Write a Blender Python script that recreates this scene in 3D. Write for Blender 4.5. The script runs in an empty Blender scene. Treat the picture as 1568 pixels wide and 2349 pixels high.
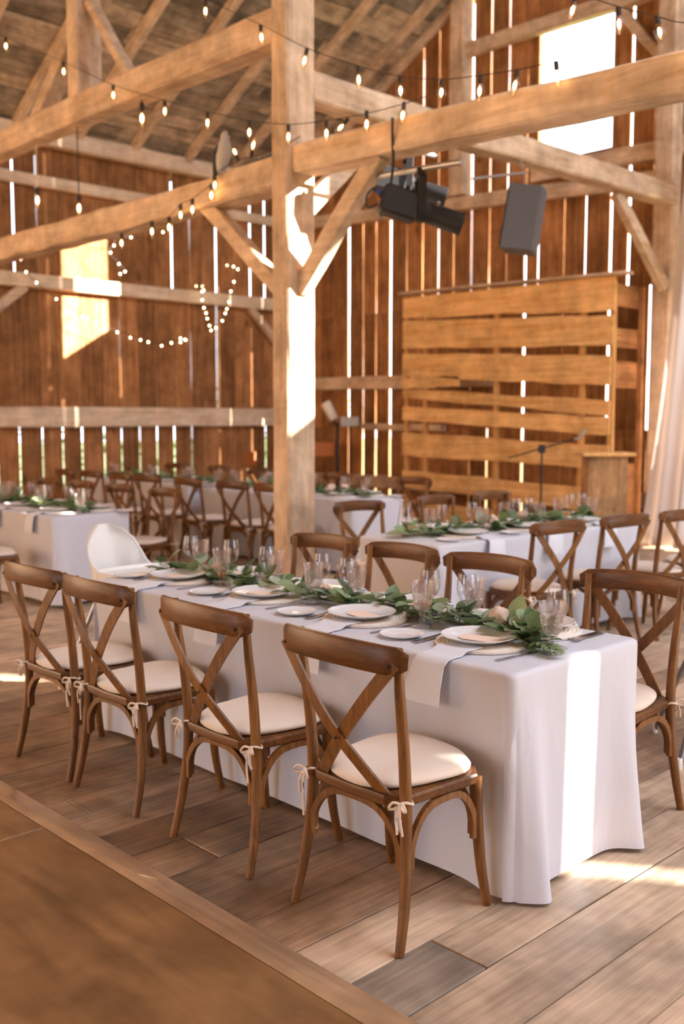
import bpy, math, random
from mathutils import Vector, Matrix, Euler

R = math.radians
PI = math.pi
scene = bpy.context.scene
COL = scene.collection

# ------------------------------------------------------------------ camera
cam_d = bpy.data.cameras.new('camera')
cam = bpy.data.objects.new('camera', cam_d)
COL.objects.link(cam)
scene.camera = cam
cam.location = (0, 0, 1.57)
cam.rotation_euler = (R(90 - 5.365), 0, R(-43.9))
cam_d.sensor_fit = 'VERTICAL'
cam_d.sensor_height = 36.0
cam_d.sensor_width = 24.0
cam_d.lens = 35.0
cam_d.clip_end = 200
cam_d.dof.use_dof = True
cam_d.dof.focus_distance = 3.3
cam_d.dof.aperture_fstop = 2.2

# ------------------------------------------------------------------ world, sun, exposure
SKY = 9.0
SUN = 80.0
EXPOSURE = -0.55
world = bpy.data.worlds.new('world')
scene.world = world
world.use_nodes = True
bg = world.node_tree.nodes['Background']
bg.inputs['Color'].default_value = (0.84, 0.90, 1.04, 1)
bg.inputs['Strength'].default_value = SKY

sun_d = bpy.data.lights.new('sun', 'SUN')
sun = bpy.data.objects.new('sun', sun_d)
COL.objects.link(sun)
sun_d.energy = SUN
sun_d.color = (1.0, 0.94, 0.86)
sun_d.angle = R(0.35)
SUN_DIR = Vector((-0.585, 0.811, -0.345)).normalized()
sun.rotation_euler = SUN_DIR.to_track_quat('-Z', 'Y').to_euler()
sun.location = (20, -20, 15)


def portal(name, loc, rot, sx, sy):
    d = bpy.data.lights.new(name, 'AREA')
    d.shape = 'RECTANGLE'
    d.size = sx
    d.size_y = sy
    d.cycles.is_portal = True
    o = bpy.data.objects.new(name, d)
    o.location = loc
    o.rotation_euler = rot
    COL.objects.link(o)


# daylight openings of the barn: two gable windows, door in the eave wall, door in the other gable, and an added roof opening for fill
portal('gable_window_portal', (12.02, 7.88, 6.05), (0, R(90), 0), 1.8, 1.2)
portal('second_gable_window_portal', (12.02, -2.85, 6.365), (0, R(90), 0), 1.97, .9)
portal('eave_door_portal', (7.4, -8.86, 1.6), (R(90), 0, 0), 8.8, 3.2)
portal('gable_door_portal', (12.02, 4.09, 1.65), (0, R(90), 0), 3.3, 1.98)
portal('added_roof_opening_portal', (7.0, -3.3, 5.7 + .56 * 5.5 + .12), (math.atan(.56), 0, 0), 8.0, 6.4 * math.sqrt(1 + .56 ** 2))
portal('far_gable_door_portal', (-6.06, 2.5, 1.5), (0, R(-90), 0), 3.0, 3.4)

vs = scene.view_settings
vs.view_transform = 'Standard'
vs.look = 'None'
vs.exposure = EXPOSURE
vs.gamma = 1.0
vs.use_curve_mapping = False
scene.cycles.use_denoising = True
scene.cycles.max_bounces = 8
scene.cycles.diffuse_bounces = 4
scene.cycles.glossy_bounces = 3
scene.cycles.transmission_bounces = 6
scene.cycles.transparent_max_bounces = 14
scene.cycles.use_adaptive_sampling = True
scene.cycles.adaptive_threshold = 0.03
scene.cycles.sample_clamp_indirect = 6.0
scene.cycles.caustics_reflective = False
scene.cycles.caustics_refractive = False

rng = random.Random(7)


# ------------------------------------------------------------------ materials
def S(r, g, b):
    f = lambda c: (c / 255) / 12.92 if c / 255 <= .04045 else ((c / 255 + .055) / 1.055) ** 2.4
    return (f(r), f(g), f(b), 1)


def new_mat(name):
    m = bpy.data.materials.new(name)
    m.use_nodes = True
    nt = m.node_tree
    return m, nt, nt.nodes['Principled BSDF'], nt.nodes['Material Output']


def nd(nt, t, **kw):
    n = nt.nodes.new(t)
    for k, v in kw.items():
        setattr(n, k, v)
    return n


def wood(name, c_dark, c_light, axis='X', grain=9.0, along=.7, rough=.6, var=.3, stain=.35, bump=.25, c_alt=None, spec=.3, knots=0.0):
    """axis: grain direction. c_alt: second tint picked per object"""
    m, nt, bs, out = new_mat(name)
    L = nt.links.new
    tc = nd(nt, 'ShaderNodeTexCoord')
    oi = nd(nt, 'ShaderNodeObjectInfo')
    mul = nd(nt, 'ShaderNodeMath', operation='MULTIPLY')
    L(oi.outputs['Random'], mul.inputs[0])
    mul.inputs[1].default_value = 53.0
    add = nd(nt, 'ShaderNodeVectorMath', operation='ADD')
    L(tc.outputs['Object'], add.inputs[0])
    L(mul.outputs[0], add.inputs[1])
    mp = nd(nt, 'ShaderNodeMapping')
    sc = [grain] * 3
    sc['XYZ'.index(axis)] = along
    mp.inputs['Scale'].default_value = sc
    L(add.outputs[0], mp.inputs['Vector'])
    n1 = nd(nt, 'ShaderNodeTexNoise')
    n1.inputs['Scale'].default_value = 3.0
    n1.inputs['Detail'].default_value = 5
    n1.inputs['Roughness'].default_value = .65
    n1.inputs['Distortion'].default_value = .6
    L(mp.outputs[0], n1.inputs['Vector'])
    ramp = nd(nt, 'ShaderNodeValToRGB')
    ramp.color_ramp.elements[0].position = .3
    ramp.color_ramp.elements[1].position = .7
    ramp.color_ramp.elements[0].color = c_dark
    ramp.color_ramp.elements[1].color = c_light
    L(n1.outputs['Fac'], ramp.inputs['Fac'])
    col = ramp.outputs['Color']
    if c_alt:
        gt = nd(nt, 'ShaderNodeMath', operation='MULTIPLY')
        L(oi.outputs['Random'], gt.inputs[0])
        gt.inputs[1].default_value = 17.31
        fr = nd(nt, 'ShaderNodeMath', operation='FRACT')
        L(gt.outputs[0], fr.inputs[0])
        mx = nd(nt, 'ShaderNodeMix', data_type='RGBA')
        L(fr.outputs[0], mx.inputs['Factor'])
        L(col, mx.inputs['A'])
        mm = nd(nt, 'ShaderNodeMix', data_type='RGBA', blend_type='MULTIPLY')
        mm.inputs['Factor'].default_value = 1
        L(col, mm.inputs['A'])
        mm.inputs['B'].default_value = c_alt
        L(mm.outputs['Result'], mx.inputs['B'])
        col = mx.outputs['Result']
    # blotchy stains
    n2 = nd(nt, 'ShaderNodeTexNoise')
    n2.inputs['Scale'].default_value = 2.6
    n2.inputs['Detail'].default_value = 3
    n2.inputs['Roughness'].default_value = .7
    L(add.outputs[0], n2.inputs['Vector'])
    r2 = nd(nt, 'ShaderNodeMapRange')
    r2.inputs['From Min'].default_value = .35
    r2.inputs['From Max'].default_value = .65
    r2.inputs['To Min'].default_value = 1 - stain
    r2.inputs['To Max'].default_value = 1.0 + stain * .3
    L(n2.outputs['Fac'], r2.inputs['Value'])
    rv = nd(nt, 'ShaderNodeMapRange')
    rv.inputs['To Min'].default_value = 1 - var
    rv.inputs['To Max'].default_value = 1 + var * .6
    L(oi.outputs['Random'], rv.inputs['Value'])
    v = nd(nt, 'ShaderNodeMath', operation='MULTIPLY')
    L(r2.outputs[0], v.inputs[0])
    L(rv.outputs[0], v.inputs[1])
    val = v.outputs[0]
    if knots:
        vo = nd(nt, 'ShaderNodeTexVoronoi')
        vo.inputs['Scale'].default_value = knots
        mk = nd(nt, 'ShaderNodeMapping')
        ks = [1.0] * 3
        ks['XYZ'.index(axis)] = .55
        mk.inputs['Scale'].default_value = ks
        nz = nd(nt, 'ShaderNodeTexNoise')
        nz.inputs['Scale'].default_value = 9
        L(add.outputs[0], nz.inputs['Vector'])
        ad2 = nd(nt, 'ShaderNodeVectorMath', operation='MULTIPLY_ADD')
        L(nz.outputs['Color'], ad2.inputs[0])
        ad2.inputs[1].default_value = (.12, .12, .12)
        L(add.outputs[0], ad2.inputs[2])
        L(ad2.outputs[0], mk.inputs['Vector'])
        L(mk.outputs[0], vo.inputs['Vector'])
        kr = nd(nt, 'ShaderNodeMapRange')
        kr.inputs['From Min'].default_value = .03
        kr.inputs['From Max'].default_value = .13
        kr.inputs['To Min'].default_value = .4
        kr.inputs['To Max'].default_value = 1
        L(vo.outputs['Distance'], kr.inputs['Value'])
        v2 = nd(nt, 'ShaderNodeMath', operation='MULTIPLY')
        L(val, v2.inputs[0])
        L(kr.outputs[0], v2.inputs[1])
        val = v2.outputs[0]
    sca = nd(nt, 'ShaderNodeVectorMath', operation='SCALE')
    L(col, sca.inputs[0])
    L(val, sca.inputs['Scale'])
    L(sca.outputs[0], bs.inputs['Base Color'])
    bs.inputs['Roughness'].default_value = rough
    bs.inputs['Specular IOR Level'].default_value = spec
    bp = nd(nt, 'ShaderNodeBump')
    bp.inputs['Strength'].default_value = bump
    bp.inputs['Distance'].default_value = .01
    if bump > 0:
        L(n1.outputs['Fac'], bp.inputs['Height'])
        L(bp.outputs[0], bs.inputs['Normal'])
    return m


def plain(name, col, rough=.5, metal=0.0, spec=.5, noise=0.0, nscale=40, sheen=0.0, bump=0.0, trans=0.0):
    m, nt, bs, out = new_mat(name)
    bs.inputs['Base Color'].default_value = col
    bs.inputs['Roughness'].default_value = rough
    bs.inputs['Metallic'].default_value = metal
    bs.inputs['Specular IOR Level'].default_value = spec
    if sheen:
        bs.inputs['Sheen Weight'].default_value = sheen
    if noise or bump:
        tc = nd(nt, 'ShaderNodeTexCoord')
        n = nd(nt, 'ShaderNodeTexNoise')
        n.inputs['Scale'].default_value = nscale
        n.inputs['Detail'].default_value = 4
        nt.links.new(tc.outputs['Object'], n.inputs['Vector'])
        if noise:
            mr = nd(nt, 'ShaderNodeMapRange')
            mr.inputs['To Min'].default_value = 1 - noise
            mr.inputs['To Max'].default_value = 1 + noise * .5
            nt.links.new(n.outputs['Fac'], mr.inputs['Value'])
            sc = nd(nt, 'ShaderNodeVectorMath', operation='SCALE')
            sc.inputs[0].default_value = col[:3]
            nt.links.new(mr.outputs[0], sc.inputs['Scale'])
            nt.links.new(sc.outputs[0], bs.inputs['Base Color'])
        if bump:
            b = nd(nt, 'ShaderNodeBump')
            b.inputs['Strength'].default_value = bump
            b.inputs['Distance'].default_value = .004
            nt.links.new(n.outputs['Fac'], b.inputs['Height'])
            nt.links.new(b.outputs[0], bs.inputs['Normal'])
    if trans:
        tr = nd(nt, 'ShaderNodeBsdfTranslucent')
        tr.inputs['Color'].default_value = col
        mx = nd(nt, 'ShaderNodeMixShader')
        mx.inputs[0].default_value = trans
        nt.links.new(bs.outputs[0], mx.inputs[1])
        nt.links.new(tr.outputs[0], mx.inputs[2])
        nt.links.new(mx.outputs[0], out.inputs['Surface'])
    return m


def glass(name, tint, refr=.3, edge=1.6, sparkle=0.0):
    """thin blown glass: mostly clear, brighter reflections and a tint towards grazing angles"""
    m, nt, bs, out = new_mat(name)
    nt.nodes.remove(bs)
    L = nt.links.new
    tr = nd(nt, 'ShaderNodeBsdfTransparent')
    tr.inputs['Color'].default_value = tint
    gl = nd(nt, 'ShaderNodeBsdfGlossy')
    gl.inputs['Roughness'].default_value = .03
    rf = nd(nt, 'ShaderNodeBsdfGlass')
    rf.inputs['IOR'].default_value = 1.25
    rf.inputs['Roughness'].default_value = .02
    rf.inputs['Color'].default_value = tint
    lw0 = nd(nt, 'ShaderNodeLayerWeight')
    lw0.inputs['Blend'].default_value = .5
    pw = nd(nt, 'ShaderNodeMath', operation='POWER')
    L(lw0.outputs['Facing'], pw.inputs[0])
    pw.inputs[1].default_value = 3.6
    lw = nd(nt, 'ShaderNodeMath', operation='MULTIPLY_ADD')
    L(pw.outputs[0], lw.inputs[0])
    lw.inputs[1].default_value = edge
    lw.inputs[2].default_value = .04
    m1 = nd(nt, 'ShaderNodeMixShader')
    m1.inputs[0].default_value = refr
    L(tr.outputs[0], m1.inputs[1])
    L(rf.outputs[0], m1.inputs[2])
    m2 = nd(nt, 'ShaderNodeMixShader')
    L(lw.outputs[0], m2.inputs[0])
    L(m1.outputs[0], m2.inputs[1])
    L(gl.outputs[0], m2.inputs[2])
    last = m2
    if sparkle:
        df_ = nd(nt, 'ShaderNodeBsdfTranslucent')  # white translucence mixed in to imitate sparkle in the glass
        df_.inputs['Color'].default_value = (1, .96, .95, 1)
        m3 = nd(nt, 'ShaderNodeMixShader')
        m3.inputs[0].default_value = sparkle
        L(m2.outputs[0], m3.inputs[1])
        L(df_.outputs[0], m3.inputs[2])
        last = m3
    L(last.outputs[0], out.inputs['Surface'])
    return m


def emit(name, col, strength):
    m, nt, bs, out = new_mat(name)
    bs.inputs['Base Color'].default_value = col
    bs.inputs['Emission Color'].default_value = col
    bs.inputs['Emission Strength'].default_value = strength
    return m


M = {}
# weathered barn timber
for ax in 'XYZ':
    M['timber_' + ax] = wood('hewn_timber_' + ax, S(200, 164, 130), S(238, 212, 184), ax, grain=5, along=.5, rough=.75, var=.12, stain=.35, bump=.5, spec=.15)
    M['board_' + ax] = wood('barn_board_' + ax, S(138, 88, 52), S(200, 144, 94), ax, grain=7, along=.35, rough=.8, var=.3, stain=.35, bump=0, spec=.1, knots=2.2)
M['roofboard'] = wood('roof_board', S(176, 148, 118), S(236, 212, 182), 'X', grain=6, along=.4, rough=.85, var=.3, stain=.5, bump=0, c_alt=S(178, 186, 194), spec=.1)
M['plank'] = wood('floor_plank', S(182, 152, 124), S(222, 196, 168), 'X', grain=15, along=.7, rough=.5, var=.22, stain=.45, bump=.2, spec=.3, knots=3.6)
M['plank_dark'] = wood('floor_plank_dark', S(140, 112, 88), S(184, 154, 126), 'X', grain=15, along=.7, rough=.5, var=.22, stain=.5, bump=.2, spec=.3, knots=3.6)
M['plank_grey'] = wood('floor_plank_grey', S(124, 110, 96), S(160, 144, 126), 'X', grain=15, along=.7, rough=.55, var=.05, stain=.5, bump=.2, spec=.3, knots=3.6)
M['ply'] = wood('dance_floor_ply', S(122, 86, 52), S(162, 120, 78), 'Y', grain=3, along=.5, rough=.3, var=.06, stain=.35, bump=.03, spec=.5)
M['plyedge'] = wood('dance_floor_edge', S(158, 122, 88), S(200, 162, 124), 'Y', grain=5, along=.5, rough=.35, var=.05, stain=.25, bump=.05, spec=.5)
M['pallet'] = wood('pallet_board', S(220, 156, 90), S(250, 204, 140), 'Y', grain=7, along=.4, rough=.75, var=.18, stain=.3, bump=.3, spec=.15)
M['pallet_Z'] = wood('pallet_stud', S(190, 132, 72), S(230, 176, 112), 'Z', grain=7, along=.4, rough=.75, var=.1, stain=.2, bump=.2, spec=.15)
M['girt'] = wood('pale_girt', S(226, 190, 152), S(250, 228, 200), 'X', grain=5, along=.5, rough=.75, var=.08, stain=.25, bump=.3, spec=.15)
M['chair'] = wood('chair_wood', S(92, 57, 26), S(150, 100, 52), 'Z', grain=16, along=1.2, rough=.4, var=.15, stain=.25, bump=.05, spec=.35)
M['chair_rail'] = wood('chair_rail_wood', S(80, 48, 22), S(130, 84, 44), 'Y', grain=16, along=1.2, rough=.38, var=.15, stain=.25, bump=.05, spec=.32)
M['podium'] = wood('podium_wood', S(136, 100, 66), S(190, 148, 104), 'Z', grain=5, along=.6, rough=.7, var=.1, stain=.5, bump=.3, spec=.2)
M['cloth'] = plain('white_table_linen', S(222, 222, 230), rough=.8, spec=.15, sheen=.2, bump=.05, nscale=600, trans=.12)
nt_ = M['cloth'].node_tree
_bs = nt_.nodes['Principled BSDF']
_tc = nd(nt_, 'ShaderNodeTexCoord')
_mp = nd(nt_, 'ShaderNodeMapping')
_mp.inputs['Scale'].default_value = (1.0, 1.0, .45)
nt_.links.new(_tc.outputs['Object'], _mp.inputs['Vector'])
_n = nd(nt_, 'ShaderNodeTexNoise')
_n.inputs['Scale'].default_value = 5.0
_n.inputs['Detail'].default_value = 3
_n.inputs['Distortion'].default_value = 1.2
nt_.links.new(_mp.outputs[0], _n.inputs['Vector'])
_b = nd(nt_, 'ShaderNodeBump')
_b.inputs['Strength'].default_value = .35
_b.inputs['Distance'].default_value = .03
nt_.links.new(_n.outputs['Fac'], _b.inputs['Height'])
nt_.links.new(_b.outputs[0], _bs.inputs['Normal'])
M['napkin'] = plain('napkin_linen', S(226, 228, 236), rough=.8, spec=.15, sheen=.2, bump=.08, nscale=500)
M['cushion'] = plain('cream_cushion', S(230, 212, 194), rough=.85, spec=.15, sheen=.3, noise=.06, nscale=14, bump=.12)
M['tie'] = plain('cream_cotton_tie', S(235, 216, 194), rough=.9, spec=.1)
M['curtain'] = plain('sheer_curtain', S(248, 238, 232), rough=.9, spec=.1, trans=.12)
M['porcelain'] = plain('glazed_porcelain', S(236, 234, 234), rough=.12, spec=.6)
M['menu'] = plain('peach_card', S(250, 222, 202), rough=.7, spec=.2)
M['rattan'] = plain('whitewashed_rattan', S(246, 234, 220), rough=.75, spec=.2, noise=.16, nscale=160, bump=.6)
M['steel'] = plain('polished_cutlery', S(190, 184, 184), rough=.18, metal=1.0)
M['glass'] = glass('clear_glass', (.97, .97, .98, 1), refr=.0, edge=.8, sparkle=.012)
M['pinkglass'] = glass('pale_pink_cut_glass', (.995, .972, .966, 1), refr=.14, edge=.8, sparkle=.045)
M['water'] = glass('still_water', (.96, .96, .96, 1), refr=.15, edge=.2)
M['bulbglass'] = glass('bulb_glass', (1, .93, .82, 1), refr=.0, edge=.3)
M['glow'] = emit('warm_filament', (1.0, .62, .28, 1), 34)
M['fairy'] = emit('warm_fairy_bulb', (1.0, .72, .42, 1), 30)
M['fairy'].cycles.emission_sampling = 'NONE'
M['glow'].cycles.emission_sampling = 'NONE'
M['black'] = plain('black_plastic', S(26, 25, 26), rough=.5, noise=.1)
M['cord'] = plain('dark_cord', S(52, 40, 34), rough=.7)
M['blackmetal'] = plain('black_metal', S(30, 28, 28), rough=.38, metal=.3)
M['grille'] = plain('speaker_grille', S(40, 38, 40), rough=.7, noise=.4, nscale=300)
M['greybox'] = plain('grey_cabinet', S(86, 86, 90), rough=.55)
M['pipe'] = plain('grey_metal_pipe', S(170, 164, 160), rough=.4, metal=.6)
M['hcwhite'] = plain('white_moulded_plastic', S(240, 238, 234), rough=.28, spec=.5)
M['hcleg'] = plain('grey_tube_leg', S(150, 152, 156), rough=.35, metal=.7)
M['leaf_a'] = plain('deep_green_leaf', S(108, 132, 88), rough=.45, noise=.3, nscale=30, trans=.2)
M['leaf_b'] = plain('mid_green_leaf', S(146, 168, 122), rough=.5, noise=.3, nscale=30, trans=.2)
M['leaf_c'] = plain('silver_eucalyptus_leaf', S(172, 186, 158), rough=.6, noise=.2, nscale=30, trans=.2)
M['leaf_d'] = plain('dark_ruscus_leaf', S(84, 106, 72), rough=.4, noise=.3, nscale=30, trans=.15)
M['stem'] = plain('brown_green_stem', S(86, 82, 48), rough=.7)
M['straw'] = plain('dried_filler_sprig', S(170, 136, 92), rough=.8)
M['rose'] = plain('blush_rose_petal', S(246, 218, 200), rough=.6, spec=.2, trans=.2)
M['carnation'] = plain('peach_carnation', S(226, 170, 128), rough=.7, spec=.1, trans=.2)
M['whiteflower'] = plain('white_petal', S(244, 240, 234), rough=.6, spec=.2, trans=.2)
M['birddark'] = plain('slate_feather_paint', S(58, 54, 54), rough=.6, noise=.3, nscale=60)
M['birdlight'] = plain('pale_feather_paint', S(190, 184, 180), rough=.6, noise=.15, nscale=60)
M['lampwhite'] = plain('white_lamp_shell', S(240, 226, 202), rough=.4)
M['orange'] = plain('orange_wood_plaque', S(176, 102, 44), rough=.6, noise=.15)
M['blue'] = plain('blue_connector', S(44, 74, 150), rough=.5)
M['grass'] = plain('meadow_grass', S(120, 132, 84), rough=.9, noise=.5, nscale=2)
M['bush'] = plain('bush_leaf', S(104, 136, 62), rough=.6, noise=.4, nscale=3, trans=.4)
M['acrylic'] = glass('clear_acrylic', (.95, .95, .96, 1), refr=.0, edge=.4)
M['roofdark'] = plain('roof_sheet_underside', S(110, 84, 62), rough=.9)
M['wall_bounce'] = plain('pale_bounce_backing', S(206, 180, 152), rough=.9, noise=.3, nscale=3)  # unseen backing boards kept pale to bounce fill light around the hall


# ------------------------------------------------------------------ mesh helpers
class MB:
    def __init__(s):
        s.v = []
        s.f = []

    def add(s, vs_, fs_):
        o = len(s.v)
        s.v += [tuple(p) for p in vs_]
        s.f += [tuple(i + o for i in f) for f in fs_]
        return s

    def box(s, x0, x1, y0, y1, z0, z1):
        v = [(x, y, z) for z in (z0, z1) for y in (y0, y1) for x in (x0, x1)]
        return s.add(v, [(0, 2, 3, 1), (4, 5, 7, 6), (0, 1, 5, 4), (2, 6, 7, 3), (0, 4, 6, 2), (1, 3, 7, 5)])

    def bbox(s, x0, x1, y0, y1, z0, z1, b=.01):
        """box with chamfered edges"""
        b = min(b, (x1 - x0) * .45, (y1 - y0) * .45, (z1 - z0) * .45)
        rings = []
        for z, k in ((z0, b), (z0 + b, 0), (z1 - b, 0), (z1, b)):
            a0, a1, c0, c1 = x0 + k, x1 - k, y0 + k, y1 - k
            e = b if k == 0 else b * .6
            rings.append([(a0 + e, c0, z), (a1 - e, c0, z), (a1, c0 + e, z), (a1, c1 - e, z), (a1 - e, c1, z), (a0 + e, c1, z), (a0, c1 - e, z), (a0, c0 + e, z)])
        return s.loft(rings, True, True)

    def loft(s, rings, cap0=False, cap1=False, closed=True):
        n = len(rings[0])
        o = len(s.v)
        for r in rings:
            s.v += [tuple(p) for p in r]
        for i in range(len(rings) - 1):
            for j in range(n if closed else n - 1):
                k = (j + 1) % n
                s.f.append((o + i * n + j, o + i * n + k, o + (i + 1) * n + k, o + (i + 1) * n + j))
        if cap0:
            s.f.append(tuple(o + j for j in reversed(range(n))))
        if cap1:
            s.f.append(tuple(o + (len(rings) - 1) * n + j for j in range(n)))
        return s

    def sweep(s, pts, prof, ref=(0, 0, 1), scale=None, cap=True):
        """prof: closed list of (a,b); a along side = tangent x ref, b along ref-ish"""
        pts = [Vector(p) for p in pts]
        ref = Vector(ref)
        rings = []
        for i, p in enumerate(pts):
            t = (pts[min(i + 1, len(pts) - 1)] - pts[max(i - 1, 0)]).normalized()
            side = t.cross(ref)
            if side.length < 1e-4:
                side = t.cross(Vector((.31, .2, .9)))
            side.normalize()
            up = side.cross(t).normalized()
            k = scale[i] if scale else 1.0
            ka, kb = k if isinstance(k, tuple) else (k, k)
            rings.append([p + side * (a * ka) + up * (b * kb) for a, b in prof])
        return s.loft(rings, cap, cap)

    def tube(s, pts, r, n=8, ref=(0, 0, 1), cap=True):
        prof = [(math.cos(2 * PI * j / n), math.sin(2 * PI * j / n)) for j in range(n)]
        rs = r if isinstance(r, (list, tuple)) else [r] * len(pts)
        return s.sweep(pts, prof, ref, list(rs), cap)

    def lathe(s, prof, n=24, c=(0, 0, 0), mod=None, cap0=False, cap1=False):
        rings = []
        for r, z in prof:
            ring = []
            for j in range(n):
                a = 2 * PI * j / n
                k = mod(a, z) if mod else 1
                ring.append((c[0] + r * k * math.cos(a), c[1] + r * k * math.sin(a), c[2] + z))
            rings.append(ring)
        return s.loft(rings, cap0, cap1)

    def obb(s, c, ux, uy, uz, hx, hy, hz):
        c, ux, uy, uz = Vector(c), Vector(ux).normalized(), Vector(uy).normalized(), Vector(uz).normalized()
        v = [c + ux * (hx * a) + uy * (hy * b) + uz * (hz * d) for d in (-1, 1) for b in (-1, 1) for a in (-1, 1)]
        return s.add(v, [(0, 2, 3, 1), (4, 5, 7, 6), (0, 1, 5, 4), (2, 6, 7, 3), (0, 4, 6, 2), (1, 3, 7, 5)])

    def beam(s, p0, p1, w, h, rough=.008, seg=10, seed=0, ref=(0, 0, 1), bow=0.0, taper=1.0):
        """hewn timber: chamfered section with uneven faces; w across, h along ref"""
        r = random.Random(seed * 31 + 5)
        p0, p1 = Vector(p0), Vector(p1)
        c = min(w, h) * .09
        a, b = w / 2, h / 2
        prof = [(a - c, -b), (a, -b + c), (a, b - c), (a - c, b), (-a + c, b), (-a, b - c), (-a, -b + c), (-a + c, -b)]
        t = (p1 - p0).normalized()
        side = t.cross(Vector(ref)).normalized()
        up = side.cross(t).normalized()
        ph = [r.uniform(0, 6) for _ in range(4)]
        rings = []
        for i in range(seg + 1):
            u = i / seg
            q = p0.lerp(p1, u) + up * (bow * math.sin(PI * u)) + up * (math.sin(u * 7 + ph[0]) * rough * .7)
            k = 1 + (taper - 1) * u
            rings.append([q + side * (x * k + r.uniform(-rough, rough) * .5 + math.sin(u * 9 + ph[1]) * rough * .5) + up * (y * k + r.uniform(-rough, rough) * .5) for x, y in prof])
        return s.loft(rings, True, True)

    def mesh(s, name, mats, smooth=0, matidx=None):
        me = bpy.data.meshes.new(name)
        me.from_pydata(s.v, [], s.f)
        for m in (mats if isinstance(mats, (list, tuple)) else [mats]):
            me.materials.append(m)
        if smooth:
            me.polygons.foreach_set('use_smooth', [True] * len(me.polygons))
            me.set_sharp_from_angle(angle=R(smooth))
        if matidx:
            me.polygons.foreach_set('material_index', matidx)
        me.update()
        return me

    def build(s, name, mat, parent=None, smooth=0, loc=None):
        return link(name, s.mesh(name, mat, smooth), parent, loc)


def link(name, me, parent=None, loc=None, rot=None):
    o = bpy.data.objects.new(name, me)
    COL.objects.link(o)
    if parent is not None:
        o.parent = parent
    if loc is not None:
        o.location = loc
    if rot is not None:
        o.rotation_euler = rot
    return o


def tag(o, label=None, cat=None, group=None, kind=None):
    if label:
        o['label'] = label
    if cat:
        o['category'] = cat
    if group:
        o['group'] = group
    if kind:
        o['kind'] = kind
    return o


def thing(name, label, cat, loc=(0, 0, 0), rz=0.0, group=None):
    o = link(name, None, None, loc, (0, 0, rz))
    o.empty_display_size = .1
    return tag(o, label, cat, group)


def copy_tree(o, parent=None):
    c = o.copy()
    COL.objects.link(c)
    c.parent = parent
    for ch in o.children:
        copy_tree(ch, c)
    return c


ORD = ['first', 'second', 'third', 'fourth', 'fifth', 'sixth', 'seventh', 'eighth', 'ninth', 'tenth', 'eleventh', 'twelfth']


def cr(pts, n=6):
    """Catmull-Rom through the points"""
    P = [Vector(p) for p in pts]
    P = [P[0] * 2 - P[1]] + P + [P[-1] * 2 - P[-2]]
    out = []
    for i in range(1, len(P) - 2):
        a, b, c, d = P[i - 1], P[i], P[i + 1], P[i + 2]
        for k in range(n):
            t = k / n
            out.append(.5 * ((2 * b) + (c - a) * t + (2 * a - 5 * b + 4 * c - d) * t * t + (3 * b - a - 3 * c + d) * t ** 3))
    out.append(P[-2])
    return out


# ================================================================== THE BARN
XW, YW = 12.0, 13.7            # gable wall plane, eave wall plane
X0, Y0 = -6.0, -8.8            # the two walls behind the camera
RIDGE = 2.45
EAVE = 5.7
SLOPE = .56


def roof_z(y):
    return EAVE + SLOPE * (YW - y) if y >= RIDGE else EAVE + SLOPE * (y - Y0)


# ---- ground outside
g = MB().box(-60, 70, -60, 75, -.6, -.35).build('ground_outside', M['grass'])
tag(g, 'green meadow ground outside the barn', 'ground', kind='structure')

# ---- floor: planks run along X
floor = MB().box(X0, XW, Y0, YW, -.2, -.03).build('floor', M['wall_bounce'])
tag(floor, 'worn barn floor of wide boards', 'floor', kind='structure')
rows = [1.0, 1.22, 1.445, 1.675, 1.89, 2.12, 2.345, 2.57, 2.79, 3.02, 3.24, 3.46, 3.67, 3.885, 4.11]
while rows[-1] < YW - .1:
    rows.append(rows[-1] + rng.uniform(.2, .26))
k = 0
for i in range(len(rows) - 1):
    ya, yb = rows[i], min(rows[i + 1], YW)
    x = -3.0 + rng.uniform(0, 2)
    cuts = [-1.5]
    cx = rng.uniform(-.4, 2.2)
    while cx < XW - .8:
        cuts.append(cx)
        cx += rng.uniform(2.8, 4.6)
    if abs(ya - 1.675) < .01:
        cuts = [-1.5, 1.55, 2.19, 6.0, 9.4]
    if abs(ya - 1.89) < .01:
        cuts = [-1.5, 2.62, 6.4, 9.9]
    cuts.append(XW)
    for a, b in zip(cuts[:-1], cuts[1:]):
        dz = rng.uniform(-.0015, .0015)
        gap = rng.uniform(.0025, .005)
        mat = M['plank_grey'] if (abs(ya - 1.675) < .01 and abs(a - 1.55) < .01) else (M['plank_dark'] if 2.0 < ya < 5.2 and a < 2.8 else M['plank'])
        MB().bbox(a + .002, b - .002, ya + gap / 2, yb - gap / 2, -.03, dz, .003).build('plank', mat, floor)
MB().box(X0, XW, Y0, 1.0, -.03, 0).build('plank', M['plank'], floor)
MB().box(X0, -1.5, 1.0, YW, -.03, 0).build('plank', M['plank'], floor)

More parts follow.
